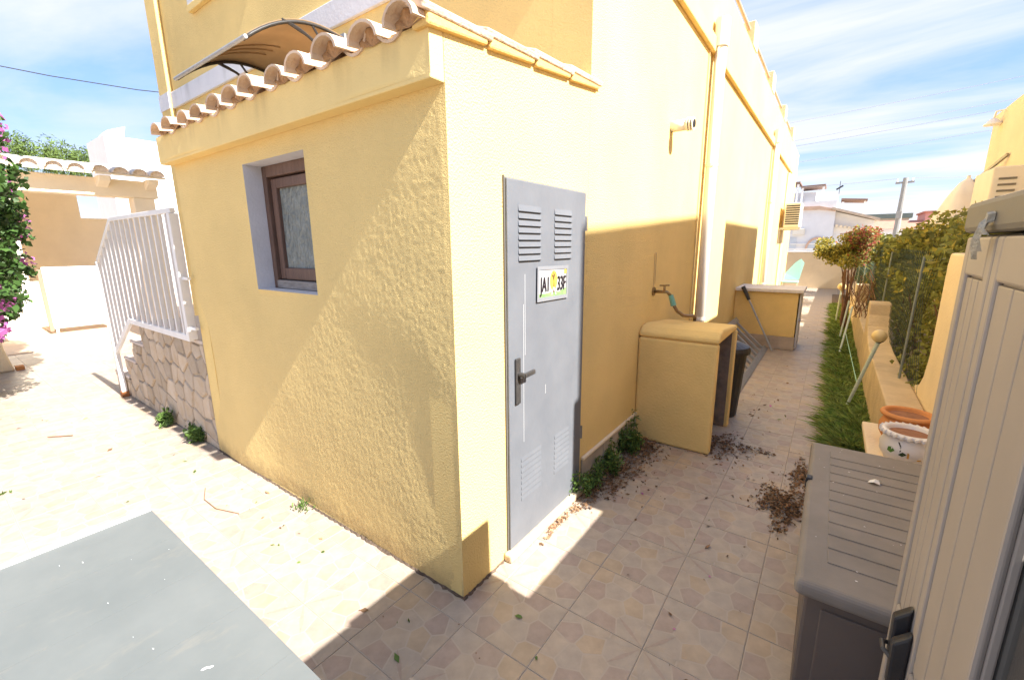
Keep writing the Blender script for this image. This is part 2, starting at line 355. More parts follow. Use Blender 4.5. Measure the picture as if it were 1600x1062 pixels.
for i in range(-29, 5):
    for j in range(-10, 55):
        x, y = X0+(i+.5)*PITCH, Y0+(j+.5)*PITCH
        if x < -8.9 or y > 17.9: continue
        if -2.75 < x < -.17 and y > .17: continue
        if -6.1 < x < -.17 and y > 1.3: continue
        if x > 1.75: continue
        if x < -6.1 and y > 7: continue
        if x > 1.25 and y > 2.7: continue
        q = project((x, y, 0)); vis = q is not None and -60 < q[0] < 1660 and -60 < q[1] < 1130
        d = (Vector((x, y, 0))-CAM); area = (CAM.z/d.length)/d.length_squared
        on_stair = (-5.3 < x < -2.6 and .1 < y < 1.2)
        spots.append((0 if (vis and not on_stair) else 1, -area, i, j, x, y))
spots.sort()
def tile_rot(i, j):
    sx, sy = (-1 if i % 2 else 1), (-1 if j % 2 else 1)
    return {(-1, -1): 0, (1, -1): 1, (1, 1): 2, (-1, 1): 3}[(sx, sy)]
V0 = np.array(TB.v); rest_v, rest_f, rest_m = [], [], []
for n, (vv, _, i, j, x, y) in enumerate(spots):
    k = tile_rot(i, j); dz = random.uniform(-.0006, .0006)
    if n < 300:
        o = link('tile', TILE, floor, loc=(x, y, dz)); o.rotation_euler = (random.uniform(-.0012, .0012), random.uniform(-.0012, .0012), k*math.pi/2)
    else:
        c, s = [(1, 0), (0, 1), (-1, 0), (0, -1)][k]; off = len(rest_v)
        rest_v += [(x+c*v[0]-s*v[1], y+s*v[0]+c*v[1], v[2]+dz) for v in TB.v]
        rest_f += [tuple(a+off for a in f) for f in TB.f]; rest_m += TB.m
me = bpy.data.meshes.new('far_tiles'); me.from_pydata(rest_v, [], rest_f)
for M in (t_line, t_pink, t_yel, t_gry, t_crm): me.materials.append(M)
me.polygons.foreach_set('material_index', rest_m); me.update()
stuff(link('far_tiles', me, floor))
struct(MB().box(-30, -8.91, -8, 9, -.03, .004).build('terrace_paving', mat('pale_terrace', (.60, .45, .32), .8, .08, 2, .1, 40)))

# ================================================================== THE YELLOW HOUSE
house = thing('house', 'tall yellow stuccoed house with tiled annex and grey metal door', 'house', (-2.4, 6, 0))
stucco_plate('wall', -2.6, 0, 0.0, 2.155, 0.0, .0052, stucco_wall, house, hole=(-1.6, -.955, 1.33, 2.035))
b = MB(); b.prism([(.0008, 0), (1.149, 0), (1.149, 2.445), (.0008, 2.325)], 0, -.16, 0); b.build('wall', stucco_b, house)
b = MB(); b.box(-2.6, -2.45, .002, 1.149, 0, 2.36); b.build('wall', stucco_b, house)
b = MB(); b.prism([(1.15, 0), (15, 0), (15, 4.12), (1.15, 4.12)], 0, -.25, 0.0); b.build('wall', stucco_b, house)
b = MB(); b.box(-6.03, -.251, 1.15, 1.4, 0, 7.2); b.build('wall', stucco_b, house)
b = MB(); b.box(-.25, 0, 1.15, 1.4, 4.121, 7.2); b.build('wall', stucco_b, house)
b = MB(); b.box(-6.03, -5.8, 1.401, 15, 0, 7.2); b.build('wall', stucco_b, house)
b = MB(); b.box(-5.799, -.251, 14.8, 15, 0, 4.12); b.build('wall', stucco_b, house)
b = MB(); b.box(-5.799, -.251, 1.401, 14.8, 4.0, 4.1); b.build('roof', cream, house)
b = MB(); b.box(-5.799, -.251, 5.0, 5.2, 4.11, 7.2); b.box(-5.799, -.251, 1.41, 5.0, 7.0, 7.2); b.build('upper_storey', stucco_b, house)
# cornice of the annex
stucco_plate('cornice', -2.635, .0008, 2.15, 2.305, -.07, .0075, stucco_cor, house, amp=1.4)
b = MB(); b.box(-2.633, .0006, -.0695, .0, 2.135, 2.304); b.box(-2.633, -2.6, .0005, 1.148, 2.135, 2.304); b.build('cornice_body', stucco_cor, house, bevel=.004)
b = MB(); b.prism([(-.06, 2.306), (1.149, 2.306), (1.149, 2.43), (-.06, 2.315)], 0, -2.63, -.001); b.build('roof_bed', mortar, house)
# barrel tiles
def arc_tile(r0, r1, L, th=.012, n=9, inv=False, plug=True):
    b = MB(); ring = []
    for (r, y, z) in ((r0, 0, 0), (r1, L, 0)):
        for rr in (r, r-th):
            for k in range(n+1):
                a = math.pi*k/n; ring.append((rr*math.cos(a), y, (rr*math.sin(a)*.92)*(-1 if inv else 1)))
    s = n+1; F = []
    for k in range(n):
        F += [(k, k+1, 2*s+k+1, 2*s+k), (s+k, 3*s+k, 3*s+k+1, s+k+1), (k, s+k, s+k+1, k+1), (2*s+k, 2*s+k+1, 3*s+k+1, 3*s+k)]
    F += [(0, 2*s, 3*s, s), (n, s+n, 3*s+n, 2*s+n)]
    b.add(ring, F, 0)
    if plug:
        rr = r0-th-.001; y = .05
        b.add([(0, y, -.01)] + [(rr*math.cos(math.pi*k/n)*(.98), y+.008*math.sin(k*2.1), rr*.92*math.sin(math.pi*k/n)*.95) for k in range(n+1)], [(0, k+1, k+2) for k in range(n)], 1)
    return b
CAP = arc_tile(.080, .070, .46).mesh('roof_tile', [terra, mortar]); CAP2 = arc_tile(.080, .070, .46, plug=False).mesh('roof_tile', [terra, mortar])
CHN = arc_tile(.085, .072, .46, inv=True, plug=False).mesh('roof_tile', [terra, mortar])
slope = math.atan2(.115, 1.2)
for c in range(12):
    x = -.075 - c*.2135
    for k in range(3):
        y = -.135 + k*.385; z = 2.308 + (y+.06)*math.tan(slope)
        o = link('roof_tile', CAP if k == 0 else CAP2, house, loc=(0, 0, 0)); jit = random.uniform
        o.location = Vector((x+jit(-.006, .006), y+jit(-.014, .014), z+jit(-.004, .004))) - house.location
        o.rotation_euler = (slope+jit(-.02, .02), jit(-.04, .04), jit(-.03, .03)); o.scale = (jit(1.0, 1.1), 1, jit(.74, .90))
        if c < 11:
            o = link('channel_tile', CHN, house, loc=(0, 0, 0))
            o.location = Vector((x-.107+jit(-.004, .004), y+.05, z+.062+jit(-.003, .003))) - house.location
            o.rotation_euler = (slope, jit(-.02, .02), jit(-.02, .02))
# verge: tile flanks bedded in painted mortar along the lit gable edge
for k in range(4):
    y = -.10 + k*.33; z = 2.30 + (y+.06)*math.tan(slope)
    b = MB(); b.prism([(y+.01, z-.012), (y+.325, z+.325*math.tan(slope)-.006), (y+.325, z+.325*math.tan(slope)+.034), (y+.01, z+.040)], 0, -.06, .022)
    b.build('verge_mortar', gold, house, bevel=.008)
    b = MB(); b.obox((-.012, y+.165, z+.05+.165*math.tan(slope)-.006), (1, 0, -.35), (0, 1, math.tan(slope)-.045), (.35, 0, 1), .045, .185, .013); b.build('verge_tile', terra, house, bevel=.006)
# window in the annex wall
win = MB()
x0, x1, z0, z1 = -1.6, -.955, 1.33, 2.035; dp = .13
b = MB(); b.add([(x0, 0, z0), (x0, dp, z0), (x0, dp, z1), (x0, 0, z1), (x1, 0, z0), (x1, dp, z0), (x1, dp, z1), (x1, 0, z1)], [(0, 1, 2, 3), (4, 7, 6, 5), (0, 4, 5, 1), (3, 2, 6, 7)])
wnd = b.build('window', lilac_white, house)
b = MB()
fw = .045
b.box(x0, x0+fw, dp-.03, dp+.05, z0, z1); b.box(x1-fw, x1, dp-.03, dp+.05, z0, z1); b.box(x0+fw, x1-fw, dp-.03, dp+.05, z1-fw*1.4, z1)
b.build('frame', brown_wood, wnd, bevel=.006)
b = MB(); b.box(x0+fw, x1-fw, dp-.035, dp+.05, z0+.002, z0+.05); b.build('sill', grey_wood, wnd, bevel=.005)
sx0, sx1, sz0, sz1 = x0+fw+.012, x1-fw-.012, z0+.055, z1-fw*1.4-.008; sw = .055
b = MB(); b.box(sx0, sx0+sw, dp-.012, dp+.04, sz0, sz1); b.box(sx1-sw, sx1, dp-.012, dp+.04, sz0, sz1); b.box(sx0+sw, sx1-sw, dp-.012, dp+.04, sz1-sw, sz1); b.box(sx0+sw, sx1-sw, dp-.012, dp+.04, sz0, sz0+sw*1.25)
b.build('sash', brown_wood, wnd, bevel=.006)
glass = mat('rippled_obscure_glass', (.16, .18, .165), .12, .5, 14, 1.0, 42, .7, c2=(.30, .32, .29), bdist=.03, stretch=(1, 1, .6))
b = MB(); b.box(sx0+sw, sx1-sw, dp+.01, dp+.02, sz0+sw*1.25, sz1-sw); b.build('pane', glass, wnd)
b = MB(); b.box(x0, x1, dp+.055, dp+.06, z0, z1); b.build('backing', dark_gap, wnd)
# metal door on the lit wall, pressed louvres
dy0, dy1, dz0, dz1 = .335, 1.085, .05, 1.855
door = MB().box(.002, .022, dy0, dy1, dz0, dz1).build('door', door_m, house, bevel=.004)
b = MB(); b.box(.001, .010, dy0-.006, dy0-.0005, dz0-.01, dz1+.012); b.box(.001, .010, dy1+.0005, dy1+.006, dz0, dz1+.005); b.box(.001, .010, dy0, dy1, dz1+.0005, dz1+.005)
b.build('door_frame', mat('frame_paint', (.16, .15, .14), .7, .08, 6), door)
for gy0, gy1, gz in ((.415, .605, 1.50), (.735, .915, 1.50)):
    for k in range(8):
        z = gz + k*.0315
        b = MB(); b.prism([(.0225, z), (.0268, z+.003), (.0225, z+.0298)], 1, gy0, gy1); b.build('louvre', door_m, door)
        b = MB(); b.box(.0222, .0275, gy0+.004, gy1-.004, z-.0016, z-.0003); b.build('louvre_slit', dark_gap, door)
for gy0, gy1, gz in ((.43, .62, .28), (.76, .93, .28)):
    for k in range(8):
        z = gz + k*.031
        b = MB(); b.prism([(.0225, z), (.0248, z+.003), (.0225, z+.025)], 1, gy0, gy1); b.build('louvre', door_m, door)
# lever handle
dark_steel = mat('dark_handle_metal', (.045, .042, .04), .45, .2, 30, .1, 80, .5)
hd = MB().box(.0225, .034, .378, .418, .82, 1.05).build('handle_plate', dark_steel, door, bevel=.006)
b = MB(); b.tube([(.03, .40, .97), (.07, .40, .97)], .012, 10); b.bar((.07, .395, .97), (.073, .475, .975), .014, .022); b.build('lever', dark_steel, door, bevel=.003)
for z in (1.69, .42): MB().tube([(.018, dy1+.008, z-.04), (.018, dy1+.008, z+.04)], .011, 10).build('hinge', steel, door)
# scratch streaks of white paint on the door: thin paint runs
for (y, za, zb) in ((.455, .60, 1.30), (.468, 1.05, 1.44), (.66, .80, .85)):
    MB().box(.0222, .0226, y, y+.0014, za, zb).build('paint_run', white, door)
# threshold
MB().box(.0, .05, .30, 1.12, .0012, .045).build('threshold', mat('worn_threshold', (.52, .42, .30), .9, .2, 15, .5, 40), house, bevel=.01)
# plinth skirting tiles of the lit wall
for k in range(13):
    y = 1.14 + k*.332
    if y < 2.0 or y > 2.9: MB().box(.001, .014, y, y+.326, .004, .20).build('skirting_tile', mat('skirting_stone', (.42, .36, .29), .8, .15, 8, .3, 40, rnd=.12), house, bevel=.002)
MB().box(.0005, .024, 1.14, 2.16, .201, .225).build('skirting_mortar', cream, house, bevel=.008)
# string course
MB().box(0.0006, .045, 1.16, 13.0, 3.37, 3.50).build('string_course', stucco_b, house, bevel=.01)
# front band of white paint and the stuccoed corner pilaster
white_band = mat('white_band_paint', (.66, .66, .68), .8, .12, 5, .3, 40, c2=(.74, .74, .76)); streaks(white_band, 3.5, .55, (.35, .34, .33), 7, .3)
MB().box(-5.75, -.001, 1.118, 1.149, 3.29, 3.475).build('white_band', white_band, house, bevel=.006)
MB().box(-6.06, -5.752, 1.095, 1.149, 0, 7.2).build('corner_pilaster', stucco_b, house, bevel=.01)
MB().box(-6.07, -5.745, 1.088, 1.094, 3.29, 3.475).build('white_band', white_band, house)
# upstairs window corner
uw = MB().box(-4.86, -3.4, 1.10, 1.149, 4.10, 4.17).build('window', stucco_b, house, bevel=.006)
MB().box(-4.86, -4.70, 1.105, 1.149, 4.171, 5.6).build('trim', lilac_white, uw); MB().box(-4.699, -3.5, 1.13, 1.149, 4.171, 5.5).build('shutter', white, uw)
# door under the awning on the landing
dd = MB().box(-3.35, -2.62, 1.135, 1.149, .86, 2.9).build('entrance_door', brown_wood, house)
# down pipes
pipe_m = mat('cream_downpipe', (.82, .76, .66), .5, .05, 4, .05, 40, .4)
for k, (y, zb) in enumerate(((3.76, .02), (8.9, .02))):
    b = MB(); b.tube([(.075, y, zb), (.075, y, 3.44)], .052, 14); dpipe = b.build('downpipe', pipe_m, house, smooth=True)
    b = MB(); b.tube([(.075, y, 3.42), (.075, y, 3.66)], .066, 14); b.build('pipe_socket', white_metal, dpipe)
    for z in (2.35, .78): MB().tube([(.075, y, z-.015), (.075, y, z+.015)], .058, 14).build('pipe_clip', pipe_m, dpipe)
    MB().tube([(.009, y-.14, .3), (.009, y-.14, 3.37)], .005, 6).build('cable', mat('dark_cream_cable', (.62, .48, .24), .7), house)
MB().tube([(.03, 12.3, .3), (.03, 12.3, 3.3)], .03, 8).build('downpipe', pipe_m, house)
# vent pipe
b = MB(); b.tube([(-.02, 2.62, 2.50), (.12, 2.62, 2.50)], .042, 14); vent = b.build('vent_pipe', pipe_m, house, smooth=True)
for k in range(3): MB().tube([(.122+k*.02, 2.62, 2.50), (.132+k*.02, 2.62, 2.50)], .05, 14).build('vent_fin', pipe_m, vent)
MB().tube([(.12, 2.62, 2.50), (.18, 2.62, 2.50)], .03, 12).build('vent_core', dark_gap, vent)
# parapet pillars and rails
for k, y in enumerate((3.9, 6.02, 8.14, 10.42, 12.6)):
    MB().box(-.26, .012, y-.16, y+.16, 4.121, 4.42).build('parapet_pillar', cream, house, bevel=.01)
    if k < 4: MB().tube([(-.06, y+.16, 4.33), (-.06, y+1.96, 4.33)], .022, 8).build('parapet_rail', mat('rust_rail', (.50, .38, .30), .7, .2, 10), house)
# grime at the foot of the walls
dirt = mat('grime_strip', (.12, .085, .06), 1, .4, 30, .5, 60)
def ribbon(pts_a, n, wmax, name, parent, outward, z=.0035, seed=3):
    rr = random.Random(seed); a, c = Vector(pts_a[0]), Vector(pts_a[1]); b = MB(); prev = None
    for k in range(n+1):
        p = a.lerp(c, k/n); w_ = wmax*(.25+.75*rr.random()); q = p + Vector(outward)*w_
        vs = [(p.x, p.y, z+.006*rr.random()+.003), (q.x, q.y, z-.002)]; b.v += vs
        if k: i = len(b.v)-4; b.f.append((i, i+1, i+3, i+2)); b.m.append(0)
    return stuff(b.build(name, dirt, parent))
ribbon(((-2.6, -.001, 0), (0.0, -.001, 0)), 130, .016, 'grime', house, (0, -1, 0))
ribbon(((.001, -.01, 0), (.001, .33, 0)), 30, .014, 'grime', house, (1, 0, 0), seed=5)
# awning of smoked polycarbonate on two scroll brackets
awn = bpy.data.objects.new('awning', None); col.objects.link(awn); awn.parent = house; awn.location = Vector((-2.88, 1.14, 3.2)) - house.location
smoke = mat('smoked_polycarbonate', (.42, .30, .18), .35, .10, 3, .05, 20, .4, transl=.55)
prof = []
for k in range(13):
    t = k/12; prof.append((1.10 - .76*t, 3.17 + .07*math.sin(t*math.pi*.72) - .30*t*t))
b = MB(); n = len(prof)
vs = [(x, y, z+dz) for dz in (0, .008) for x in (-3.28, -2.12) for (y, z) in prof]
fs = [(k, k+1, n+k+1, n+k) for k in range(n-1)] + [(2*n+k, 3*n+k, 3*n+k+1, 2*n+k+1) for k in range(n-1)] + [(k, 2*n+k, 2*n+k+1, k+1) for k in range(n-1)] + [(n+k, n+k+1, 3*n+k+1, 3*n+k) for k in range(n-1)]
b.add(vs, fs); b.build('canopy_sheet', smoke, awn, smooth=True)
iron = mat('black_iron', (.035, .032, .03), .45, .15, 10, .1, 60, .4)
for x in (-3.28, -2.12):
    b = MB(); b.tube([(x, y, z-.012) for y, z in prof], .012, 8); arc = b.build('bracket', iron, awn, smooth=True)
    low = [(x, 1.12 - .50*(k/8), 2.88 + .245*math.sin((k/8)*math.pi*.5)) for k in range(9)]
    b = MB(); b.tube(low, .011, 6); b.bar((x, 1.12, 2.86), (x, 1.12, 3.20), .025, .025)
    for t in (2, 5): b.tube([low[t], (x, prof[t+2][0], prof[t+2][1]-.015)], .009, 6)
    b.build('scroll', iron, arc)
b = MB(); b.tube([(-3.32, prof[-1][0], prof[-1][1]-.004), (-2.08, prof[-1][0], prof[-1][1]-.004)], .014, 8); b.build('front_bar', alu, awn)
b = MB(); b.box(-3.30, -2.10, 1.10, 1.135, 3.15, 3.20); b.build('wall_bar', alu, awn)
for k in range(3):
    x = -2.97+k*.12; b = MB(); b.tube([(x+.03*math.sin(j*.7), prof[j][0], prof[j][1]-.006) for j in range(3, 13)], .006, 5); b.build('crease', smoke, awn)

# licence plate on the door
pl = thing('licence_plate', 'white licence plate reading JA1 33F fixed to the grey metal door', 'licence plate', (.026, .718, 1.383))
pw, ph, tilt = .285, .148, R(-1)
def plate_pt(u, v, d): # u along +Y, v up
    c, s = math.cos(tilt), math.sin(tilt); return (.0245+d, .718 + u*c - v*s, 1.383 + u*s + v*c)
def plate_poly(name, pts, d, M, parent=pl):
    b = MB(); n = len(pts); b.add([plate_pt(u, v, d) for u, v in pts] + [plate_pt(u, v, d+.001) for u, v in pts], [tuple(range(n))[::-1], tuple(range(n, 2*n))] + [(i, (i+1) % n, n+(i+1) % n, n+i) for i in range(n)])
    return b.build(name, M, parent)
def rect(u0, u1, v0, v1): return [(u0, v0), (u1, v0), (u1, v1), (u0, v1)]
plate_poly('backing', rect(-pw/2, pw/2, -ph/2, ph/2), .003, mat('plate_white', (.40, .40, .385), .4, .03, 5))
fr = mat('plate_frame_chrome', (.22, .225, .24), .35, .05, 5)
for nme, r_ in (('frame', rect(-pw/2-.012, pw/2+.012, ph/2-.006, ph/2+.012)), ('frame', rect(-pw/2-.012, pw/2+.012, -ph/2-.014, -ph/2+.006)), ('frame', rect(-pw/2-.012, -pw/2+.004, -ph/2+.006, ph/2-.006)), ('frame', rect(pw/2-.004, pw/2+.012, -ph/2+.006, ph/2-.006))):
    plate_poly(nme, r_, .006, fr)
pm = mat('plate_green', (.14, .26, .09), .5, .2, 25, c2=(.26, .36, .16))
plate_poly('green_field', [(-.138, -.068), (.138, -.068), (.138, -.03), (.06, -.05), (0, -.045), (-.08, -.052), (-.138, -.048)], .0045, pm)
plate_poly('sun_disc', [(.036*math.cos(a*math.pi/12)+.004, .012+.05*math.sin(a*math.pi/12)) for a in range(24)], .0044, mat('plate_yellow', (.50, .42, .07), .5, .1, 20))
plate_poly('corner_sticker', rect(.113, .135, .043, .066), .0046, MATS['plate_yellow'])
ink = mat('plate_ink', (.02, .013, .02), .5, .1)
brn = mat('plate_brown', (.16, .09, .03), .5, .1)
plate_poly('emblem', [(-.002, -.05), (.008, -.05), (.011, -.02), (.007, .02), (.016, .045), (.024, .052), (.012, .05), (.006, .036), (.002, .052), (-.006, .058), (0, .045), (-.002, .034), (-.014, .044), (-.02, .04), (-.006, .026), (.002, .01), (.0, -.02)], .0060, brn)
for x_ in ((-.02, -.06), (.022, -.062)): plate_poly('emblem_leg', [(x_[0], x_[1]), (x_[0]+.008, x_[1]), (.006, -.02), (.0, -.02)], .0062, mat('plate_grey', (.5, .52, .52), .5, .1))
def lettering(txt, u, v, size, sx, M, parent):
    cu = bpy.data.curves.new('lettering', 'FONT'); cu.body = txt; cu.size = size; cu.align_x = 'CENTER'; cu.align_y = 'CENTER'; cu.extrude = .0008; cu.offset = .0006; cu.materials.append(M)
    tmp = bpy.data.objects.new('lettering_curve', cu); col.objects.link(tmp); bpy.context.view_layer.update()
    me = bpy.data.meshes.new_from_object(tmp.evaluated_get(bpy.context.evaluated_depsgraph_get())); bpy.data.objects.remove(tmp)
    if not me.materials: me.materials.append(M)
    o = bpy.data.objects.new('lettering', me); col.objects.link(o); o.parent = parent
    p = Vector(plate_pt(u, v, .008)); Mx = Matrix(((0, 0, 1, 0), (1, 0, 0, 0), (0, 1, 0, 0), (0, 0, 0, 1)))
    o.matrix_local = Matrix.Translation(p - parent.location) @ Mx @ Matrix.Rotation(tilt, 4, 'Z') @ Matrix.Diagonal((sx, 1, 1, 1)); return o
lettering('JA1', -.082, -.008, .104, .60, ink, pl); lettering('33F', .083, -.008, .104, .60, ink, pl)

# ================================================================== STAIR, STONE FACING, RAILING
stair = thing('entrance_stair', 'stone clad entrance steps climbing to the landing beside the annex', 'stairs', (-4, .5, 0))
prof_s = [(-5.28, 0), (-5.28, .21), (-4.82, .21), (-4.82, .43), (-4.48, .43), (-4.48, .65), (-4.12, .65), (-4.12, .86), (-2.601, .86), (-2.601, 0)]
MB().prism(prof_s, 1, .013, 1.148).build('body', mortar_lt, stair)
for (a, c, z) in ((-5.30, -4.80, .211), (-4.84, -4.46, .431), (-4.50, -4.10, .651), (-4.14, -2.603, .861)):
    MB().box(a, c, -.005, 1.146, z, z+.028).build('tread', mat('stair_tread', (.60, .52, .46), .6, .08, 4, .1, 40), stair, bevel=.005)
seeds = []
rs = random.Random(5)
gx, gz = .185, .15
for iz in range(7):
    for ix in range(16):
        seeds.append((-5.3+ix*gx+rs.uniform(-.075, .075)+(iz % 2)*.1, .05+iz*gz+rs.uniform(-.06, .06)))
def inside_limit(poly, prof):
    for (xa, xb, zt) in prof:
        q = clip_poly(poly, -1, 0, -xa); q = clip_poly(q, 1, 0, xb); q = clip_poly(q, 0, 1, zt)
        if len(q) > 2: yield q
cells = voronoi(seeds, [(-5.28, .004), (-2.602, .004), (-2.602, .858), (-5.28, .858)], .014)
for poly in cells:
    if len(poly) < 3: continue
    cxm = sum(p[0] for p in poly)/len(poly)
    zt = .858 if cxm > -4.12 else .648 if cxm > -4.48 else .428 if cxm > -4.82 else .208
    xa = -4.12 if cxm > -4.12 else -4.48 if cxm > -4.48 else -4.82 if cxm > -4.82 else -5.28
    q = clip_poly(clip_poly(poly, 0, 1, zt), -1, 0, -xa)
    if len(q) < 3: continue
    ar = abs(sum(q[i][0]*q[(i+1) % len(q)][1]-q[(i+1) % len(q)][0]*q[i][1] for i in range(len(q))))/2
    if ar < .001: continue
    mx_, mz_ = sum(p[0] for p in q)/len(q), sum(p[1] for p in q)/len(q); d = rs.uniform(.004, .016); n = len(q); b = MB()
    vs = [(p[0], .02, p[1]) for p in q] + [(p[0], .008, p[1]) for p in q] + [(p[0]+(mx_-p[0])*.10, .004-d*.6+rs.uniform(-.002, .002), p[1]+(mz_-p[1])*.10) for p in q]
    b.add(vs, [(i, (i+1) % n, n+(i+1) % n, n+i) for i in range(n)] + [(n+i, n+(i+1) % n, 2*n+(i+1) % n, 2*n+i) for i in range(n)] + [tuple(range(2*n, 3*n))])
    b.build('stone', stonem, stair)
rail = thing('stair_railing', 'white metal railing with upright bars on the entrance stair', 'railing', (-3.8, -.03, 0))
yr = -.035
def rbar(name, a, c, w_=.035, h=.035): return MB().bar((a[0], yr, a[1]), (c[0], yr, c[1]), w_, h, up=(0, 1, 0)).build(name, white_metal, rail, bevel=.004)
rbar('top_rail', (-4.2, 1.84), (-2.665, 1.84)); rbar('top_rail', (-4.92, 1.45), (-4.20, 1.838))
rbar('post', (-2.68, .90), (-2.68, 1.82), .05, .06); rbar('post', (-4.93, .02), (-4.93, 1.45), .05, .045)
rbar('bottom_rail', (-4.20, .905), (-2.70, .905), .05, .03); rbar('bottom_rail', (-4.915, .50), (-4.20, .90), .05, .03)
MB().box(-2.66, -2.56, yr-.01, yr+.01, 1.35, 1.37).build('wall_clip', white_metal, rail); MB().box(-2.66, -2.56, yr-.01, yr+.01, .98, 1.0).build('wall_clip', white_metal, rail)
for k in range(15):
    x = -2.80 - k*.141
    if x > -4.2: za, zb = .92, 1.825
    else: f_ = (-4.2-x)/.72; za, zb = .90-.40*f_+.01, 1.825-.39*f_
    MB().box(x-.012, x+.012, yr-.012, yr+.012, za, zb).build('bar', white_metal, rail)
MB().box(-4.965, -4.895, yr-.03, yr+.03, .001, .06).build('rusty_foot', mat('rust', (.33, .13, .05), .9, .3, 30, .4, 60), rail)

# ================================================================== HUTCH BY THE TAP
hut = thing('masonry_hutch', 'yellow masonry hutch with open side standing under the garden tap', 'hutch', (.3, 2.45, 0))
gold2 = mat('hutch_stucco', (.78, .56, .22), .85, .08, 3, .5, 60, .2)
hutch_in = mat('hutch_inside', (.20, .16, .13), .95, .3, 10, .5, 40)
MB().box(.001, .59, 2.10, 2.175, 0.002, .86).build('wall', gold2, hut, bevel=.02)
MB().box(.001, .60, 2.76, 2.83, 0.002, .86).build('wall', gold2, hut, bevel=.012)
b = MB(); b.prism([(2.10, .861), (2.835, .861), (2.835, .90), (2.25, .955), (2.16, .94), (2.10, .90)], 0, .001, .595); b.build('top', gold2, hut, bevel=.02)
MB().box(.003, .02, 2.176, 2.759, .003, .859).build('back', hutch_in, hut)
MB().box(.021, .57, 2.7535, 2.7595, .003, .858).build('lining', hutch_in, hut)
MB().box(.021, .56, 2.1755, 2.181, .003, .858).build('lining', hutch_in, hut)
# tap with hose
tap = thing('garden_tap', 'brass garden tap on the wall above the masonry hutch', 'tap', (0.01, 2.42, 1.19))
brass = mat('old_brass', (.30, .20, .09), .4, .2, 20, .2, 60, .5, metal=.6)
b = MB(); b.tube([(0, 2.40, 1.19), (.012, 2.40, 1.19)], .035, 14); b.build('rosette', brass, tap)
b = MB(); b.tube([(.01, 2.40, 1.19), (.11, 2.41, 1.19), (.14, 2.42, 1.16)], .013, 8); b.tube([(.09, 2.405, 1.19), (.09, 2.405, 1.235)], .01, 8); b.build('spout', brass, tap, smooth=True)
b = MB(); b.bar((.05, 2.405, 1.24), (.13, 2.405, 1.245), .014, .012); b.build('lever', brass, tap, bevel=.003)
MB().tube([(.14, 2.42, 1.165), (.165, 2.43, 1.08)], [.019, .023], 10).build('hose_connector', mat('teal_connector', (.18, .42, .34), .4, .1), tap)
MB().tube([(.006, 2.385, 1.20), (.006, 2.375, 1.50), (.006, 2.41, 1.505), (.006, 2.415, 1.25)], .0022, 6).build('wire_loop', mat('pale_wire', (.52, .38, .2), .7), tap)
hose = MB().tube([(.165, 2.43, 1.085), (.185, 2.47, 1.03), (.21, 2.56, .985), (.23, 2.66, .968), (.245, 2.75, .96), (.24, 2.85, .93), (.22, 2.90, .80), (.2, 2.92, .5), (.18, 2.95, .06)], .014, 10).build('garden_hose', mat('brown_hose', (.22, .14, .07), .5, .1, 10), None, smooth=True)
tag(hose, 'brown garden hose hanging from the tap over the hutch', 'hose')
# bin
bn = thing('rubbish_bin', 'black plastic rubbish bin tucked behind the masonry hutch', 'bin', (.46, 3.12, 0))
b = MB(); b.lathe([(.15, .003), (.155, .02), (.195, .60), (.20, .62)], (.46, 3.10, 0), 20); b.build('body', black_plastic, bn, smooth=False)
b = MB(); b.lathe([(.218, .60), (.222, .63), (.21, .66), (.12, .70), (.02, .715)], (.46, 3.10, 0), 20); b.build('lid', black_plastic, bn)
# ladder on its side against the wall
lad = thing('ladder', 'grey aluminium ladder lying on its side against the yellow wall', 'ladder', (.35, 5, 0))
A0, A1 = Vector((.50, 3.75, .03)), Vector((.50, 6.25, .03)); B0, B1 = Vector((.08, 3.75, .42)), Vector((.08, 6.25, .42))
for a, c in ((A0, A1), (B0, B1)): MB().bar(a, c, .075, .028, up=(.42, 0, .39)).build('stile', alu, lad, bevel=.004)
for k in range(9):
    t = (k+.6)/9.2; MB().bar(A0.lerp(A1, t), B0.lerp(B1, t), .03, .03, up=(0, 1, 0)).build('rung', alu, lad, bevel=.004)
# second masonry cupboard
cup = thing('masonry_cupboard', 'low yellow masonry cupboard with white slab top further along the house wall', 'cupboard', (.45, 6.7, 0))
MB().box(.001, .84, 6.36, 7.05, .2, .86).build('body', gold2, cup, bevel=.01)
MB().box(.001, .852, 6.35, 7.05, .003, .199).build('plinth', mat('grey_plinth', (.42, .34, .27), .85, .15, 10, .3, 40), cup, bevel=.006)
MB().box(.001, .90, 6.31, 7.10, .861, .91).build('slab', mat('white_slab', (.78, .72, .67), .7, .10, 8, .2, 40), cup, bevel=.008)
cdoor = MB().box(.853, .872, 6.40, 7.0, .03, .85).build('cupboard_door', mat('cupboard_door_paint', (.62, .60, .58), .6, .06, 6), cup, bevel=.003)
MB().tube([(.873, 6.47, .45), (.895, 6.47, .45)], .012, 8).build('knob', steel, cdoor)
# broom stick
br = thing('walking_stick_pole', 'thin grey pole with black grip leaning against the yellow cupboard', 'pole', (.5, 6.25, 0))
MB().tube([(.60, 6.16, .01), (.18, 6.27, .80)], .014, 8).build('shaft', alu, br); MB().tube([(.215, 6.26, .735), (.11, 6.285, .93)], [.024, .03], 10).build('grip', black_plastic, br)

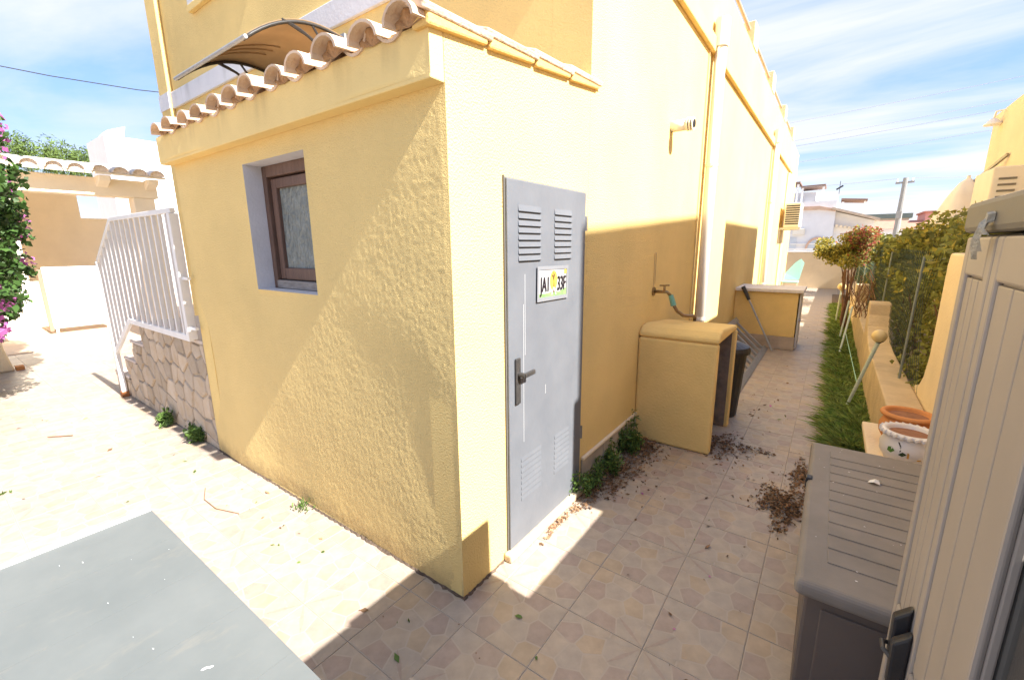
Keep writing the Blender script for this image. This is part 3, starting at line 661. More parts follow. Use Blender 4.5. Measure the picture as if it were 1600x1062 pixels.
# air conditioner on the house wall
ac = thing('air_conditioner', 'white outdoor air conditioner unit bracketed to the yellow house wall', 'air conditioner', (.25, 11.9, 1.9))
acm = mat('ac_enamel', (.72, .68, .60), .5, .05, 5)
MB().box(.10, .42, 11.55, 12.35, 1.95, 2.52).build('casing', acm, ac, bevel=.015)
b = MB()
for k in range(9):
    MB().box(.12, .40, 11.543, 11.549, 2.02+k*.052, 2.045+k*.052).build('grille_slot', dark_gap, ac)
b = MB(); b.box(.0, .40, 11.6, 11.64, 1.90, 1.945); b.box(.0, .40, 12.26, 12.3, 1.90, 1.945); b.box(0.001, .03, 11.6, 11.64, 1.55, 1.9); b.box(0.001, .03, 12.26, 12.3, 1.55, 1.9); b.build('bracket', acm, ac)
# turquoise folding chair by the house corner
ch = thing('garden_chair', 'turquoise garden chair at the far end of the passage', 'chair', (.3, 14.2, 0))
tq = mat('turquoise_plastic', (.28, .55, .56), .5, .05, 5)
b = MB(); b.add([(.02, 14.4, .5), (.42, 14.4, .5), (.50, 14.5, 1.0), (.40, 14.52, 1.12), (.28, 14.5, 1.02), (.05, 14.45, .7), (.02, 14.42, .5), (.42, 14.42, .5), (.50, 14.53, 1.0), (.40, 14.55, 1.12), (.28, 14.53, 1.02), (.05, 14.48, .7)], [(0, 1, 2, 3, 4, 5), (11, 10, 9, 8, 7, 6), (0, 6, 7, 1), (1, 7, 8, 2), (2, 8, 9, 3), (3, 9, 10, 4), (4, 10, 11, 5), (5, 11, 6, 0)]); b.build('backrest', tq, ch)
MB().box(.02, .42, 13.95, 14.4, .44, .48).build('seat', tq, ch, bevel=.01)
for x, y in ((.04, 13.98), (.40, 13.98), (.04, 14.38), (.40, 14.38)): MB().box(x-.015, x+.015, y-.015, y+.015, .001, .44).build('leg', white_metal, ch)

# ================================================================== GARDEN BED, LOW WALL, FENCE
struct(MB().box(1.28, 1.6, 2.35, 15.5, -.02, .025).build('planting_bed', soil))
lw = thing('garden_wall', 'low cream garden wall with curved post along the planting bed', 'wall', (1.7, 6, 0))
prof_w = [(2.0, 0), (2.0, .47), (4.55, .47), (4.85, .49), (5.1, .54), (5.28, .62), (5.38, .74), (5.40, .86), (5.44, .88), (5.62, .88), (5.66, .86), (5.66, .47), (9.3, .47), (9.32, .80), (9.6, .80), (9.62, .47), (15.5, .47), (15.5, 0)]
MB().prism(prof_w, 0, 1.6, 1.80).build('wall', cream_old, lw, bevel=.012)
tw = thing('boundary_wall', 'tall cream boundary wall with flared foot behind the taupe wardrobe', 'wall', (1.9, 0, 0))
prof_t = [(-6, 0), (-6, 1.50), (2.62, 1.50), (2.80, 1.50), (2.84, 1.42), (2.84, 1.05), (2.85, .80), (2.92, .64), (3.05, .53), (3.3, .475), (3.3, 0)]
MB().prism(prof_t, 0, 1.805, 2.0).build('wall', cream, tw, bevel=.015)
# chain-link fence
fen = thing('chain_link_fence', 'green chain link fence on posts above the low garden wall', 'fence', (1.78, 9, .47))
postm = mat('grey_fence_post', (.24, .27, .24), .6, .1, 20)
for k, y in enumerate((3.45, 5.9, 8.3, 10.7, 13.1, 15.4)): MB().tube([(1.74, y, .44), (1.76, y, 1.46)], .009, 8).build('post', postm, fen)
wirem = mat('green_fence_wire', (.075, .11, .08), .6, .1, 20)
wv, wf = [], []
y = 2.95
def wire(p, q, r_=.0014):
    p, q = Vector(p), Vector(q); d = (q-p).normalized(); x = d.cross(Vector((1, 0, 0))).normalized()*r_; z = Vector((1, 0, 0))*r_; o = len(wv)
    for s in (p, q): wv.extend([s+x, s-x*.5+z, s-x*.5-z])
    wf.extend([(o+k, o+(k+1) % 3, o+3+(k+1) % 3, o+3+k) for k in range(3)])
hgt = 1.0; stp = .075
k = 0; stp = .10
while 2.9+k*stp < 15.4:
    yy = 2.9+k*stp
    wire((1.785, yy, .5), (1.785, yy+.75, .5+hgt)); wire((1.785, yy+.75, .5), (1.785, yy, .5+hgt)); k += 1
b = MB(); b.v = [tuple(v) for v in wv]; b.f = wf; b.m = [0]*len(wf); stuff(b.build('wire_mesh', wirem, fen))

# hedge shrubs behind the fence
def shrub(name, label, cat, c, rx, ry, z0, z1, n, size, M, seed, group=None, pick=None, extra=()):
    root = thing(name, label, cat, (c[0], c[1], 0), group); r = random.Random(seed)
    blobs = []
    for k in range(14):
        a = r.uniform(0, 6.28); t = r.random()**.5; zz = r.uniform(z0, z1)
        s = .30+.25*r.random(); taper = 1 - .45*((zz-z0)/(z1-z0))**2
        blobs.append(((c[0]+rx*.7*taper*t*math.cos(a), c[1]+ry*.7*taper*t*math.sin(a), zz), (rx*s, ry*s*.9, (z1-z0)*.20+.04), 1))
    blobs += list(extra)
    leaf_cloud('crown', blobs, n, size, M, root, seed, pick, hollow=.2)
    b = MB()
    for k in range(5):
        a = r.uniform(0, 6.28); e = (c[0]+rx*.5*math.cos(a), c[1]+ry*.5*math.sin(a), z0+(z1-z0)*.6)
        b.tube([(c[0]+.04*math.cos(a), c[1]+.04*math.sin(a), -.02), ((c[0]*1.3+e[0]*.7)/2+r.uniform(-.05, .05), (c[1]*1.3+e[1]*.7)/2, z0*.6+.2), e], [.022, .015, .006], 6)
    b.build('trunk', bark, root); return root
hl = ['olive hedge shrub behind the fence beside the tall cream wall', 'olive hedge shrub behind the fence over the near lamp', 'olive hedge shrub behind the fence above the curved post', 'olive hedge shrub behind the fence, second from its far end', 'olive hedge shrub behind the fence, third from its far end', 'olive hedge shrub at the far end of the fence']
def hedgepick(P, r): return np.where(r.random(len(P)) < .03+.16*np.clip((P[:, 2]-.9)/.6, 0, 1), 1, 0)
for k, (y, n) in enumerate(((3.9, 5600), (5.7, 5000), (7.9, 4600), (10.2, 4200), (12.9, 4200), (15.6, 4200))):
    shrub('hedge_shrub', hl[k], 'shrub', (2.18, y, 0), .48, 1.3, .30, 1.56+.06*(k % 2), n, .055+.006*k, [leaf_olive, leaf_gold], 20+k, 'hedge shrubs behind the fence', hedgepick,
        extra=[((1.84+.12*random.random(), y+random.uniform(-1.1, 1.1), random.uniform(1.15, 1.62)), (.15, .28, .13), 1.0) for _ in range(5)])
ov = shrub('climbing_shrub', 'leafy olive climber spilling over the end of the tall cream wall', 'shrub', (2.0, 3.1, 0), .28, .55, 1.22, 1.70, 3200, .052, [leaf_olive, leaf_gold], 31, None, hedgepick)

# flowering bush with bare stems, red and gold crown, over the far bed
fb = thing('flowering_bush', 'bush with red and golden crown on bare twisted stems in the bed', 'bush', (1.52, 8.6, 0))
rb = random.Random(9); blobs = []
for k in range(16):
    a = rb.uniform(0, 6.28); t = rb.random()**.5; blobs.append(((1.44+.42*t*math.cos(a), 8.6+.7*t*math.sin(a), rb.uniform(1.22, 1.78)), (.16, .26, .13), 1))
for k in range(5): blobs.append(((1.0+.07*k, 8.4, 1.40+.06*rb.random()), (.14, .2, .12), .7))
def bushpick(P, r):
    s = (P[:, 0]-1.35)/.35 + (P[:, 2]-1.45)/.5; q = r.random(len(P))
    return np.where(q < .18, 0, np.where(s + r.normal(0, .35, len(P)) > .35, np.where(q < .72, 2, 0), np.where(q < .75, 1, 0)))
leaf_cloud('crown', blobs, 6500, .052, [leaf_olive, leaf_gold, leaf_red], fb, 6, bushpick, hollow=.15)
b = MB()
for k in range(9):
    a = rb.uniform(-1, 1); x = 1.46+.03*rb.uniform(-1, 1); y = 8.6+.12*rb.uniform(-1, 1)
    pts = [(x, y, .0)]; 
    for j in range(1, 6): pts.append((x + .05*a*j*.6 + rb.uniform(-.03, .03), y+rb.uniform(-.06, .06), .24*j))
    b.tube(pts, [.026, .024, .02, .017, .014, .008], 6)
b.build('trunk', vine_m, fb, smooth=True)
b = MB()
for k in range(26):
    p = [Vector((1.62+rb.uniform(-.1, .15), 7.6+rb.uniform(-.5, 1.0), .45))]
    for j in range(5): p.append(p[-1] + Vector((rb.uniform(-.08, .06), rb.uniform(-.16, .2), rb.uniform(.02, .19))))
    b.tube(p, .006, 4)
tag(b.build('dry_vine', vine_m), 'tangle of dry brown vine stems on the low garden wall', 'vine')

# grass in the bed
def grass(name, x0, x1, y0, y1, n, h, seed, label):
    r = np.random.default_rng(seed); yy = y0 + (y1-y0)*r.random(n)**1.5; edge = .05*np.sin(yy*7)+.03*np.sin(yy*17+1); xx = x0+edge*.5+(x1-x0)*r.random(n)
    hh = h*(.5+.7*r.random(n))*(.75+.35*np.sin(yy*5+xx*9)*np.sin(xx*21+yy*3)); a = r.random(n)*6.283; wd = .006+.006*r.random(n); ln = r.normal(0, .05, (n, 2))
    ln[:, 0] -= .03*(xx < x0+.1)
    c, s = np.cos(a)*wd, np.sin(a)*wd; z0 = np.full(n, .02)
    v = np.stack([np.stack([xx-c, yy-s, z0], 1), np.stack([xx+c, yy+s, z0], 1), np.stack([xx+c*.7+ln[:, 0]*.5, yy+s*.7+ln[:, 1]*.5, z0+hh*.6], 1), np.stack([xx+ln[:, 0]*1.5, yy+ln[:, 1]*1.5, z0+hh], 1)], 1).reshape(-1, 3)
    o = quads(name, v, np.arange(4*n).reshape(-1, 4), grass_m); tag(o, label, 'grass', kind='stuff'); return o
grass('grass', 1.36, 1.57, 2.75, 12.5, 32000, .085, 4, 'lush green grass filling the narrow planting bed')

# solar globe lamps on leaning stakes
stake_m = mat('bamboo_white_stake', (.62, .66, .58), .6, .25, 30, .1, 60, c2=(.40, .52, .44), stretch=(1, 1, 4))
globe_m = mat('amber_globe', (.72, .55, .26), .4, .05, 8, spec=.5)
def lamp(label, foot, head, r_=.058):
    root = thing('garden_lamp', label, 'lamp', foot, 'garden lamps in the planting bed'); f_, h_ = Vector(foot), Vector(head); d = (h_-f_).normalized()
    MB().tube([f_, h_], [.013, .017], 8).build('stake', stake_m, root)
    MB().tube([h_-d*.01, h_+d*.02], [.02, .042], 12).build('collar', black_plastic, root)
    bm = bmesh.new(); bmesh.ops.create_uvsphere(bm, u_segments=20, v_segments=12, radius=r_); bmesh.ops.translate(bm, verts=bm.verts, vec=h_+Vector((0, 0, r_*.85)))
    me = bpy.data.meshes.new('globe'); bm.to_mesh(me); bm.free(); me.materials.append(globe_m); link('globe', me, root, smooth=True)
lamp('amber globe lamp on a leaning stake nearest the pots', (1.445, 3.85, .02), (1.60, 3.80, .70))
lamp('amber globe lamp on an upright stake farthest down the bed', (1.36, 9.4, .02), (1.38, 9.4, .68), .07)
for (lb, f_, h_) in (('leaning white stake crossing in the middle of the grass bed', (1.40, 6.3, .02), (1.50, 7.1, .62)), ('leaning white stake just behind the crossing one in the bed', (1.41, 7.6, .02), (1.48, 8.0, .62))):
    tag(MB().tube([f_, h_], .013, 8).build('garden_stake', stake_m), lb, 'stake', 'plain stakes in the planting bed')
tag(MB().tube([(1.50, 3.83, .28), (1.46, 4.8, .36), (1.45, 6.6, .30)], .004, 5).build('string', mat('mint_string', (.30, .55, .42), .6)), 'thin mint green string tied between the bed stakes', 'string')

# potting ledge and pots
led = thing('pot_stand', 'cream slab stand holding two pots beside the tall wall', 'stand', (1.63, 2.0, 0))
MB().box(1.475, 1.80, 1.60, 2.45, .335, .375).build('slab', cream, led, bevel=.008); MB().box(1.52, 1.56, 1.64, 2.41, .001, .334).build('support', cream, led); MB().box(1.74, 1.78, 1.64, 2.41, .001, .334).build('support', cream, led)
def pot(name, label, c, s, M, rimM):
    root = thing(name, label, 'pot', c)
    b = MB(); b.lathe([(.075*s, 0), (.085*s, .005*s), (.118*s, .07*s), (.122*s, .115*s), (.105*s, .155*s), (.10*s, .168*s)], c, 28); b.build('body', M, root, smooth=True)
    b = MB(); b.lathe([(.100*s, .165*s), (.120*s, .172*s), (.125*s, .182*s), (.120*s, .193*s), (.104*s, .195*s), (.096*s, .185*s), (.096*s, .170*s)], c, 28); b.build('rim', rimM, root, smooth=True)
    MB().lathe([(.094*s, .166*s), (.0935*s, .172*s)], c, 24).build('soil', mat('pot_inside', (.30, .15, .09), .95, .2, 20, .4, 50), root); return root
pot('clay_pot', 'orange terracotta pot, the rear one on the cream stand', (1.655, 2.12, .376), 1.05, pot_terra, pot_terra)
wp = pot('painted_pot', 'white glazed pot with painted leaves in front of the terracotta one', (1.635, 1.82, .376), 1.0, pot_white, pot_white)
for k in range(26):
    a = 2*math.pi*k/26; c = (1.635+.124*math.cos(a), 1.82+.124*math.sin(a), .376+.183)
    b = MB(); b.obox(c, (math.cos(a), math.sin(a), 0), (-math.sin(a), math.cos(a), .4), (0, 0, 1), .008, .010, .011); b.build('rim_scallop', pot_white, wp, bevel=.005)
def pot_decal(name, ang, z, pts, M, s=1.0):
    b = MB(); n = len(pts); vs = []
    for (u, v) in pts:
        zz = z+v; rr = (.118+.004*min(1, max(0, (zz-.07)/.045)) if zz < .115 else .122-.017*(zz-.115)/.04) + .0012; a = ang+u/.12
        vs.append((1.635+rr*math.cos(a), 1.82+rr*math.sin(a), .376+zz))
    b.add(vs, [tuple(range(n))]); return b.build(name, M, wp)
aw = math.atan2(CAM.y-1.82, CAM.x-1.635)
pot_decal('painted_leaf', aw-.55, .105, [(-.02, -.015), (0, -.022), (.018, -.004), (.004, .014), (-.014, .008)], mat('pot_green', (.10, .22, .05), .4))
pot_decal('painted_stem', aw-.28, .12, [(-.012, .03), (-.004, .03), (.008, .012), (.012, -.012), (.006, -.02), (.004, .008)], ink)
pot_decal('painted_leaf', aw-.12, .095, [(-.018, -.01), (.0, -.016), (.018, 0), (.0, .01)], mat('pot_ink_green', (.03, .06, .03), .4))
pot_decal('painted_band', aw+.45, .095, [(-.05, -.02), (0, -.025), (.05, -.02), (.05, .014), (0, .022), (-.05, .012)], mat('pot_ochre', (.60, .34, .10), .4))

# ================================================================== RIGHT FOREGROUND: deck box, wardrobe, dark cabinet
db = thing('deck_box', 'brown plastic storage deck box with slatted lid beside the wardrobe', 'storage box', (1.5, .9, 0))
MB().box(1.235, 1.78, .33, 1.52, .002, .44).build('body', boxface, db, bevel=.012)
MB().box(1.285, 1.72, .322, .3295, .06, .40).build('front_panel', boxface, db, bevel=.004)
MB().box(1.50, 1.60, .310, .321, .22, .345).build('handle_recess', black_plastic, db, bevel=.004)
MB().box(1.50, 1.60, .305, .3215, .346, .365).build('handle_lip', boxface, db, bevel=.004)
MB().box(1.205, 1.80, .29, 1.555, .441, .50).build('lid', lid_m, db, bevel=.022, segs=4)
for k in range(11):
    y = .44 + k*.093; b = MB(); b.box(1.29, 1.78, y, y+.076, .4985, .5035); b.build('lid_slat', lid_m, db, bevel=.002)
MB().box(1.200, 1.225, 1.06, 1.10, .455, .506).build('lid_hinge', black_plastic, db, bevel=.004)
tag(MB().add([(1.43, 1.165, .506), (1.45, 1.15, .518), (1.475, 1.16, .507), (1.47, 1.18, .520), (1.485, 1.195, .507), (1.455, 1.19, .512), (1.44, 1.195, .506), (1.455, 1.172, .526)], [(0, 1, 7), (1, 2, 7), (2, 3, 7), (3, 4, 5), (3, 5, 7), (5, 6, 7), (6, 0, 7)]).build('paper_scrap', white), 'crumpled white scrap lying on the brown deck box lid', 'litter')
droppings = MB(); rr = random.Random(3)
for k in range(34):
    x, y, s = rr.uniform(1.24, 1.66), rr.uniform(.35, 1.5), rr.uniform(.001, .004); droppings.add([(x-s, y, .5042), (x, y-s*.7, .5042), (x+s*1.6, y, .5042), (x, y+s*.8, .5042)], [(0, 1, 2, 3)])
stuff(droppings.build('white_flecks', white, db))

wd = thing('wardrobe', 'tall taupe plastic wardrobe cupboard with two panelled doors', 'wardrobe', (1.62, -.13, 0))
WX, YF, YG, YN = 1.425, .14, -.085, -.425
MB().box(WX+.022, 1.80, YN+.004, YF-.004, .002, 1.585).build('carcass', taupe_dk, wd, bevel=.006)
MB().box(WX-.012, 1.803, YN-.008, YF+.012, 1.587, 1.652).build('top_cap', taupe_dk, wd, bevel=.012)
for (a, c, side) in ((YG+.003, YF, 1), (YN, YG-.003, -1)):
    d_ = bpy.data.objects.new('door', None); col.objects.link(d_); d_.parent = wd; d_.location = Vector((WX, (a+c)/2, .8)) - wd.location
    MB().box(WX+.008, WX+.020, a, c, .06, 1.58).build('door_leaf', taupe, d_, bevel=.003)
    b = MB(); st = .038
    for (y0, y1, z0, z1) in ((a, a+st, .06, 1.58), (c-st, c, .06, 1.58), (a+st, c-st, 1.50, 1.58), (a+st, c-st, .06, .14), (a+st, c-st, .60, .67)): b.box(WX-.004, WX+.0085, y0+.0005, y1-.0005, z0+.0005, z1-.0005)
    b.build('rails', taupe, d_, bevel=.005)
    wdt = (c-a-2*st)/3
    for z0, z1 in ((.1405, .5995), (.6705, 1.4995)):
        for k in range(3): MB().box(WX+.001, WX+.0083, a+st+.002+k*wdt, a+st+(k+1)*wdt-.002, z0+.004, z1-.004).build('board', taupe, d_, bevel=.0025)
    yh = a+.014 if side > 0 else c-.014
    zc_ = .70 if side > 0 else .66
    b = MB(); b.prism([(WX-.005, zc_-.075), (WX-.034, zc_-.06), (WX-.036, zc_+.05), (WX-.005, zc_+.085)], 1, yh-.012, yh+.012)
    b.build('handle', black_plastic, d_, bevel=.006)
b = MB(); b.tube([(WX-.03, YG-.02, .665), (WX-.045, YG-.005, .672), (WX-.045, YG+.02, .672), (WX-.03, YG+.03, .665)], .005, 8); b.build('hasp', dark_steel, wd)
cl = MB()
for ln, dx, wd_ in ((.075, .040, .008), (.060, .018, .007), (.03, -.010, .006)):
    p0 = Vector((WX-.018, YG+.002, 1.612)); pts = [p0 + Vector((-.010*math.sin(t*3), dx*t, -ln*t)) for t in (0, .3, .6, 1.0)]
    o_ = len(cl.v)
    for k, p in enumerate(pts):
        w_ = wd_*(.45, 1, 1.1, .25)[k]; cl.v += [tuple(p+Vector((.003, -w_, -.2*w_))), tuple(p+Vector((-.005, 0, 0))), tuple(p+Vector((.002, w_, .2*w_)))]
    for k in range(3):
        for q in (0, 1): cl.f.append((o_+3*k+q, o_+3*k+q+1, o_+3*k+q+4, o_+3*k+q+3)); cl.m.append(0)
cl.obox((WX-.018, YG+.001, 1.613), (1, 0, .2), (0, 1, .3), (0, -.3, 1), .005, .007, .008)
tag(cl.build('cloth_tie', mat('grey_cloth', (.46, .43, .35), .95, .2, 60, .6, 200)), 'knotted grey cloth tied at the top of the wardrobe doors', 'cloth')
dk = thing('dark_cabinet', 'dark grey plastic cabinet at the right edge beside the taupe wardrobe', 'cabinet', (1.6, -.8, 0))
darkm = mat('dark_grey_plastic', (.055, .055, .06), .5, .08, 5, .1, 250)
MB().box(1.45, 1.80, -1.15, -.4345, .002, 1.615).build('body', darkm, dk, bevel=.012); MB().box(1.43, 1.803, -1.16, -.4335, 1.616, 1.652).build('top', darkm, dk, bevel=.01); MB().box(1.442, 1.4495, -1.1, -.50, .06, 1.5).build('door', darkm, dk, bevel=.003)

# ================================================================== LEFT FOREGROUND TABLE
tb = thing('grey_table', 'grey painted boarded table in the sunny left foreground', 'table', (0, -1.4, 0))
for k in range(5):
    pass
nb = 6; xa, xb = -.60, .78; bw = (xb-xa)/nb
for k in range(nb):
    MB().box(xa+k*bw+.0004, xa+(k+1)*bw-.0004, -2.05, -.885, .672, .70).build('board', table_m, tb)
MB().box(xa-.022, xa-.001, -2.05, -.885, .655, .707).build('lit_edge_strip', mat('lit_edge_pale', (.66, .66, .64), .5, .05, 5), tb, bevel=.006)  # pale colour stands in for sunlight on the tabletop's rolled end edge
b = MB(); b.box(xa+.06, xb-.06, -1.98, -.95, .60, .67); b.build('apron', table_m, tb)
for x in (xa+.08, xb-.08):
    for y in (-1.95, -.98): MB().box(x-.03, x+.03, y-.03, y+.03, .001, .60).build('leg', table_m, tb, bevel=.004)
rr = random.Random(8); fl = MB()
for k in range(16):
    x, y, s = rr.uniform(-.55, .5), rr.uniform(-1.5, -.9), rr.uniform(.0008, .0022); l = rr.uniform(1, 3.5)
    fl.add([(x-s*l, y-s*.2, .7004), (x, y-s*.6, .7004), (x+s*l, y+s*.2, .7004), (x, y+s*.6, .7004)], [(0, 1, 2, 3)])
fl.add([(.205, -1.022, .7008), (.209, -1.019, .7008), (.2105, -1.012, .7008), (.2155, -1.008, .7008), (.2165, -1.001, .7008), (.212, -1.003, .7008), (.208, -1.009, .7008), (.2045, -1.012, .7008), (.203, -1.018, .7008)], [tuple(range(9))])
stuff(fl.build('white_flecks', white, tb))
# dull scuffs and dirt patches worked into the table paint
N = table_m.node_tree; P_ = N.nodes['Principled BSDF']; cur = P_.inputs['Base Color'].links[0].from_socket
t_ = N.nodes.new('ShaderNodeTexCoord'); mp_ = N.nodes.new('ShaderNodeMapping'); mp_.inputs['Scale'].default_value = (5, 1.6, 1); mp_.inputs['Rotation'].default_value = (0, 0, .25); N.links.new(t_.outputs['Object'], mp_.inputs[0])
no_ = N.nodes.new('ShaderNodeTexNoise'); no_.inputs['Scale'].default_value = 3.2; no_.inputs['Detail'].default_value = 9; no_.inputs['Roughness'].default_value = .72; N.links.new(mp_.outputs[0], no_.inputs[0])
mr_ = N.nodes.new('ShaderNodeMapRange'); mr_.inputs[1].default_value = .56; mr_.inputs[2].default_value = .74; mr_.inputs[3].default_value = 0; mr_.inputs[4].default_value = .55; N.links.new(no_.outputs[0], mr_.inputs[0])
mi_ = N.nodes.new('ShaderNodeMixRGB'); N.links.new(mr_.outputs[0], mi_.inputs[0]); N.links.new(cur, mi_.inputs[1]); mi_.inputs[2].default_value = (.235, .215, .175, 1); N.links.new(mi_.outputs[0], P_.inputs['Base Color'])

# ================================================================== LEAF LITTER, WEEDS
def litter(name, label, spots_, seed, size=.022, M=leaf_dry, mats=None, pick=None):
    r = np.random.default_rng(seed); Ps = []
    for (cx_, cy_, rx, ry, h, n) in spots_:
        a = r.random(n)*6.283; t = r.random(n)**.5
        ed = .62+.22*np.sin(a*3+cx_*9+cy_*5)+.2*np.sin(a*5+cy_*17)+.5*r.random(n)**4; x = cx_+rx*ed*t*np.cos(a); y = cy_+ry*ed*t*np.sin(a); z = .004 + h*np.maximum(0, 1-t*t)*r.random(n); Ps.append(np.stack([x, y, z], 1))
    P = np.concatenate(Ps); n = len(P); a = r.random(n)*6.283; til = r.normal(0, .45, n)
    s = size*(.25+1.35*r.random(n)**2); d1 = np.stack([np.cos(a), np.sin(a), til*.4], 1)*s[:, None]*.5; d2 = np.stack([-np.sin(a), np.cos(a), r.normal(0, .5, n)], 1)*s[:, None]*.22
    V = np.stack([P-d1, P+d2+[0, 0, .002], P+d1+[0, 0, .003], P-d2], 1).reshape(-1, 3)
    V[:, 2] = np.maximum(V[:, 2], .0022)
    o = quads(name, V, np.arange(4*n).reshape(-1, 4), mats or M, None, pick(P, r) if pick else None); tag(o, label, 'leaves', kind='stuff'); return o
litter('leaf_litter', 'drift of dry leaves along the wall between door and hutch', [(.12, 1.92, .20, .34, .06, 1700), (.12, 1.45, .17, .42, .05, 1500), (.10, 1.12, .13, .26, .03, 500), (.2, 1.75, .34, .75, .0, 200)], 3)
litter('leaf_litter', 'dry leaves spilled from the open side of the hutch', [(.60, 2.35, .20, .30, .05, 900), (.82, 2.40, .22, .10, .02, 260), (.7, 2.2, .3, .5, 0, 70), (.3, 2.45, .3, .28, .02, 300)], 4)
litter('leaf_litter', 'heap of dry leaves against the side of the deck box', [(1.11, 1.66, .16, .30, .05, 1700), (1.18, 2.15, .08, .30, .03, 600), (1.05, 1.9, .28, .6, 0, 110)], 5)
litter('leaf_litter', 'sunlit dry leaves in front of the grey door', [(.075, .72, .03, .2, .012, 160), (.09, .9, .05, .08, .01, 60)], 6, M=mat('tan_leaves', (.34, .20, .11), .9, .2, 8, 0, 1, island=.45))
litter('scattered_leaves', 'single leaves scattered over the shaded passage tiles', [(.75, 1.0, .5, 1.1, 0, 34), (.8, 3.5, .45, 1.6, 0, 46), (.9, 7, .4, 3, 0, 26), (.4, -.2, .9, .35, 0, 16)], 7, .03, mats=[leaf_dry, leaf_green, bract], pick=lambda P, r: r.choice(3, len(P), p=[.78, .14, .08]))
litter('scattered_leaves', 'single leaves scattered over the sunny patio tiles', [(-1.2, -.25, 1.3, .22, 0, 18), (-3.2, -.6, 2.2, .6, 0, 22), (-5.2, -1.0, 1.2, .5, 0, 30)], 8, .034, mats=[leaf_dry, leaf_green, mat('tan_leaves', (.3, .2, .1))], pick=lambda P, r: r.choice(3, len(P), p=[.35, .3, .35]))
gl = MB()
for (x, y, a, s) in ((.26, .06, .3, .035), (.55, -.12, 1.2, .04), (.43, -.06, 2, .02)):
    c_, s_ = math.cos(a), math.sin(a); P = [(-.5, 0), (-.1, .28), (.3, .22), (.55, 0), (.2, -.25), (-.2, -.2)]
    o = MB().add([(x+s*(c_*p-s_*q), y+s*(s_*p+c_*q), .004+.012*abs(q)) for p, q in P], [(0, 1, 2, 3, 4, 5)]).build('fallen_leaf', leaf_green)
    tag(o, {.3: 'green fallen leaf just beyond the yellow wall corner', 1.2: 'green fallen leaf at the bottom edge of the shaded tiles', 2: 'small green fallen leaf on the tile joint near the corner'}[a], 'leaf')
tag(MB().tube([(-2.05, -.30, .004), (-1.9, -.36, .006), (-1.72, -.36, .007), (-1.55, -.30, .005)], .0022, 5).build('twig', vine_m), 'curved dry twig on the sunny tiles before the annex wall', 'twig')
tag(MB().tube([(-4.1, -.75, .006), (-3.95, -.62, .012)], .005, 5).build('twig', vine_m), 'short straight twig on the sunny tiles before the steps', 'twig')
def weed(label, c, rx, ry, h, n, size, seed, M=leaf_green, clumps=5):
    root = thing('weed', label, 'weed', (c[0], c[1], 0)); r = random.Random(seed); blobs = []; b = MB()
    for k in range(clumps):
        x, y = c[0]+rx*r.uniform(-1, 1), c[1]+ry*r.uniform(-1, 1); hh = h*r.uniform(.5, 1)
        blobs.append(((x, y, hh*.55), (.05, .06, hh*.5), 1)); b.tube([(x, y, .0), (x+r.uniform(-.02, .02), y+r.uniform(-.02, .02), hh)], .0025, 4)
    leaf_cloud('leaves', blobs, n, size, M, root, seed, hollow=.05, aspect=.4); b.build('stem', M, root)
weed('dark feathery weeds growing along the wall right of the door', (.07, 1.45, 0), .06, .45, .20, 2600, .026, 3, leaf_green, 18)
weed('tall thin weed sprig near the hutch corner', (.05, 1.92, 0), .02, .06, .34, 160, .03, 4, leaf_green, 3)
weed('bright green weed at the foot of the stone steps, left clump', (-3.62, -.05, 0), .12, .03, .17, 240, .045, 5)
weed('green weed where the stone steps meet the annex', (-3.0, -.045, 0), .16, .03, .14, 420, .04, 6)
weed('small green seedling at the foot of the annex wall', (-1.28, -.03, 0), .04, .012, .06, 60, .022, 7)
weed('tiny seedling on the open patio left of the table', (-3.05, -1.15, 0), .03, .03, .03, 26, .035, 8)

# ================================================================== LEFT BACKGROUND
bv = thing('bougainvillea', 'bougainvillea with magenta flowers climbing at the left edge', 'bush', (-6.2, -1.1, 0))
rb = random.Random(21); blobs = []
for k in range(70):
    x = rb.uniform(-7.2, -5.0); z = rb.uniform(.75, 3.55); lim = -1.247 + (1.188-x)*.130 - (.34 if z < 2 else .10)*((z-2.0)/1.15)**2; y = lim - .17 - .5*rb.random()**1.6
    blobs.append(((x, y, z), (.30, .22, .26), 1))
def bvpick(P, r):
    q = r.random(len(P)); cl_ = np.sin(P[:, 0]*5.1+1)*np.sin(P[:, 2]*4.3+.6)*np.sin(P[:, 1]*6); return np.where(((cl_ > .26) & (q < .75)) | ((np.abs(P[:, 2]-2.75) < .28) & (q < .30)), 1, 0)
leaf_cloud('crown', blobs, 24000, .07, [leaf_dark, bract], bv, 12, bvpick, hollow=.1, aspect=.7)
b = MB()
for k in range(5): b.tube([(-6.4+.2*k, -1.15, 0), (-6.3+.15*k+rb.uniform(-.1, .1), -1.05, .8), (-6.2+.2*k+rb.uniform(-.3, .3), -.95, 2.2)], [.04, .03, .012], 7)
b.build('trunk', bark, bv)
ped = thing('garden_pedestal', 'cream rendered pedestal below the bougainvillea at the left edge', 'pedestal', (-7.7, -.9, 0))
MB().prism([(-1.4, 0), (-.57, 0), (-.62, .3), (-.66, .95), (-1.4, .95)], 0, -7.95, -7.5).build('block', cream, ped, bevel=.02)
MB().box(-7.62, -7.5, -.56, -.48, .001, .05).build('brick', pot_terra, ped)
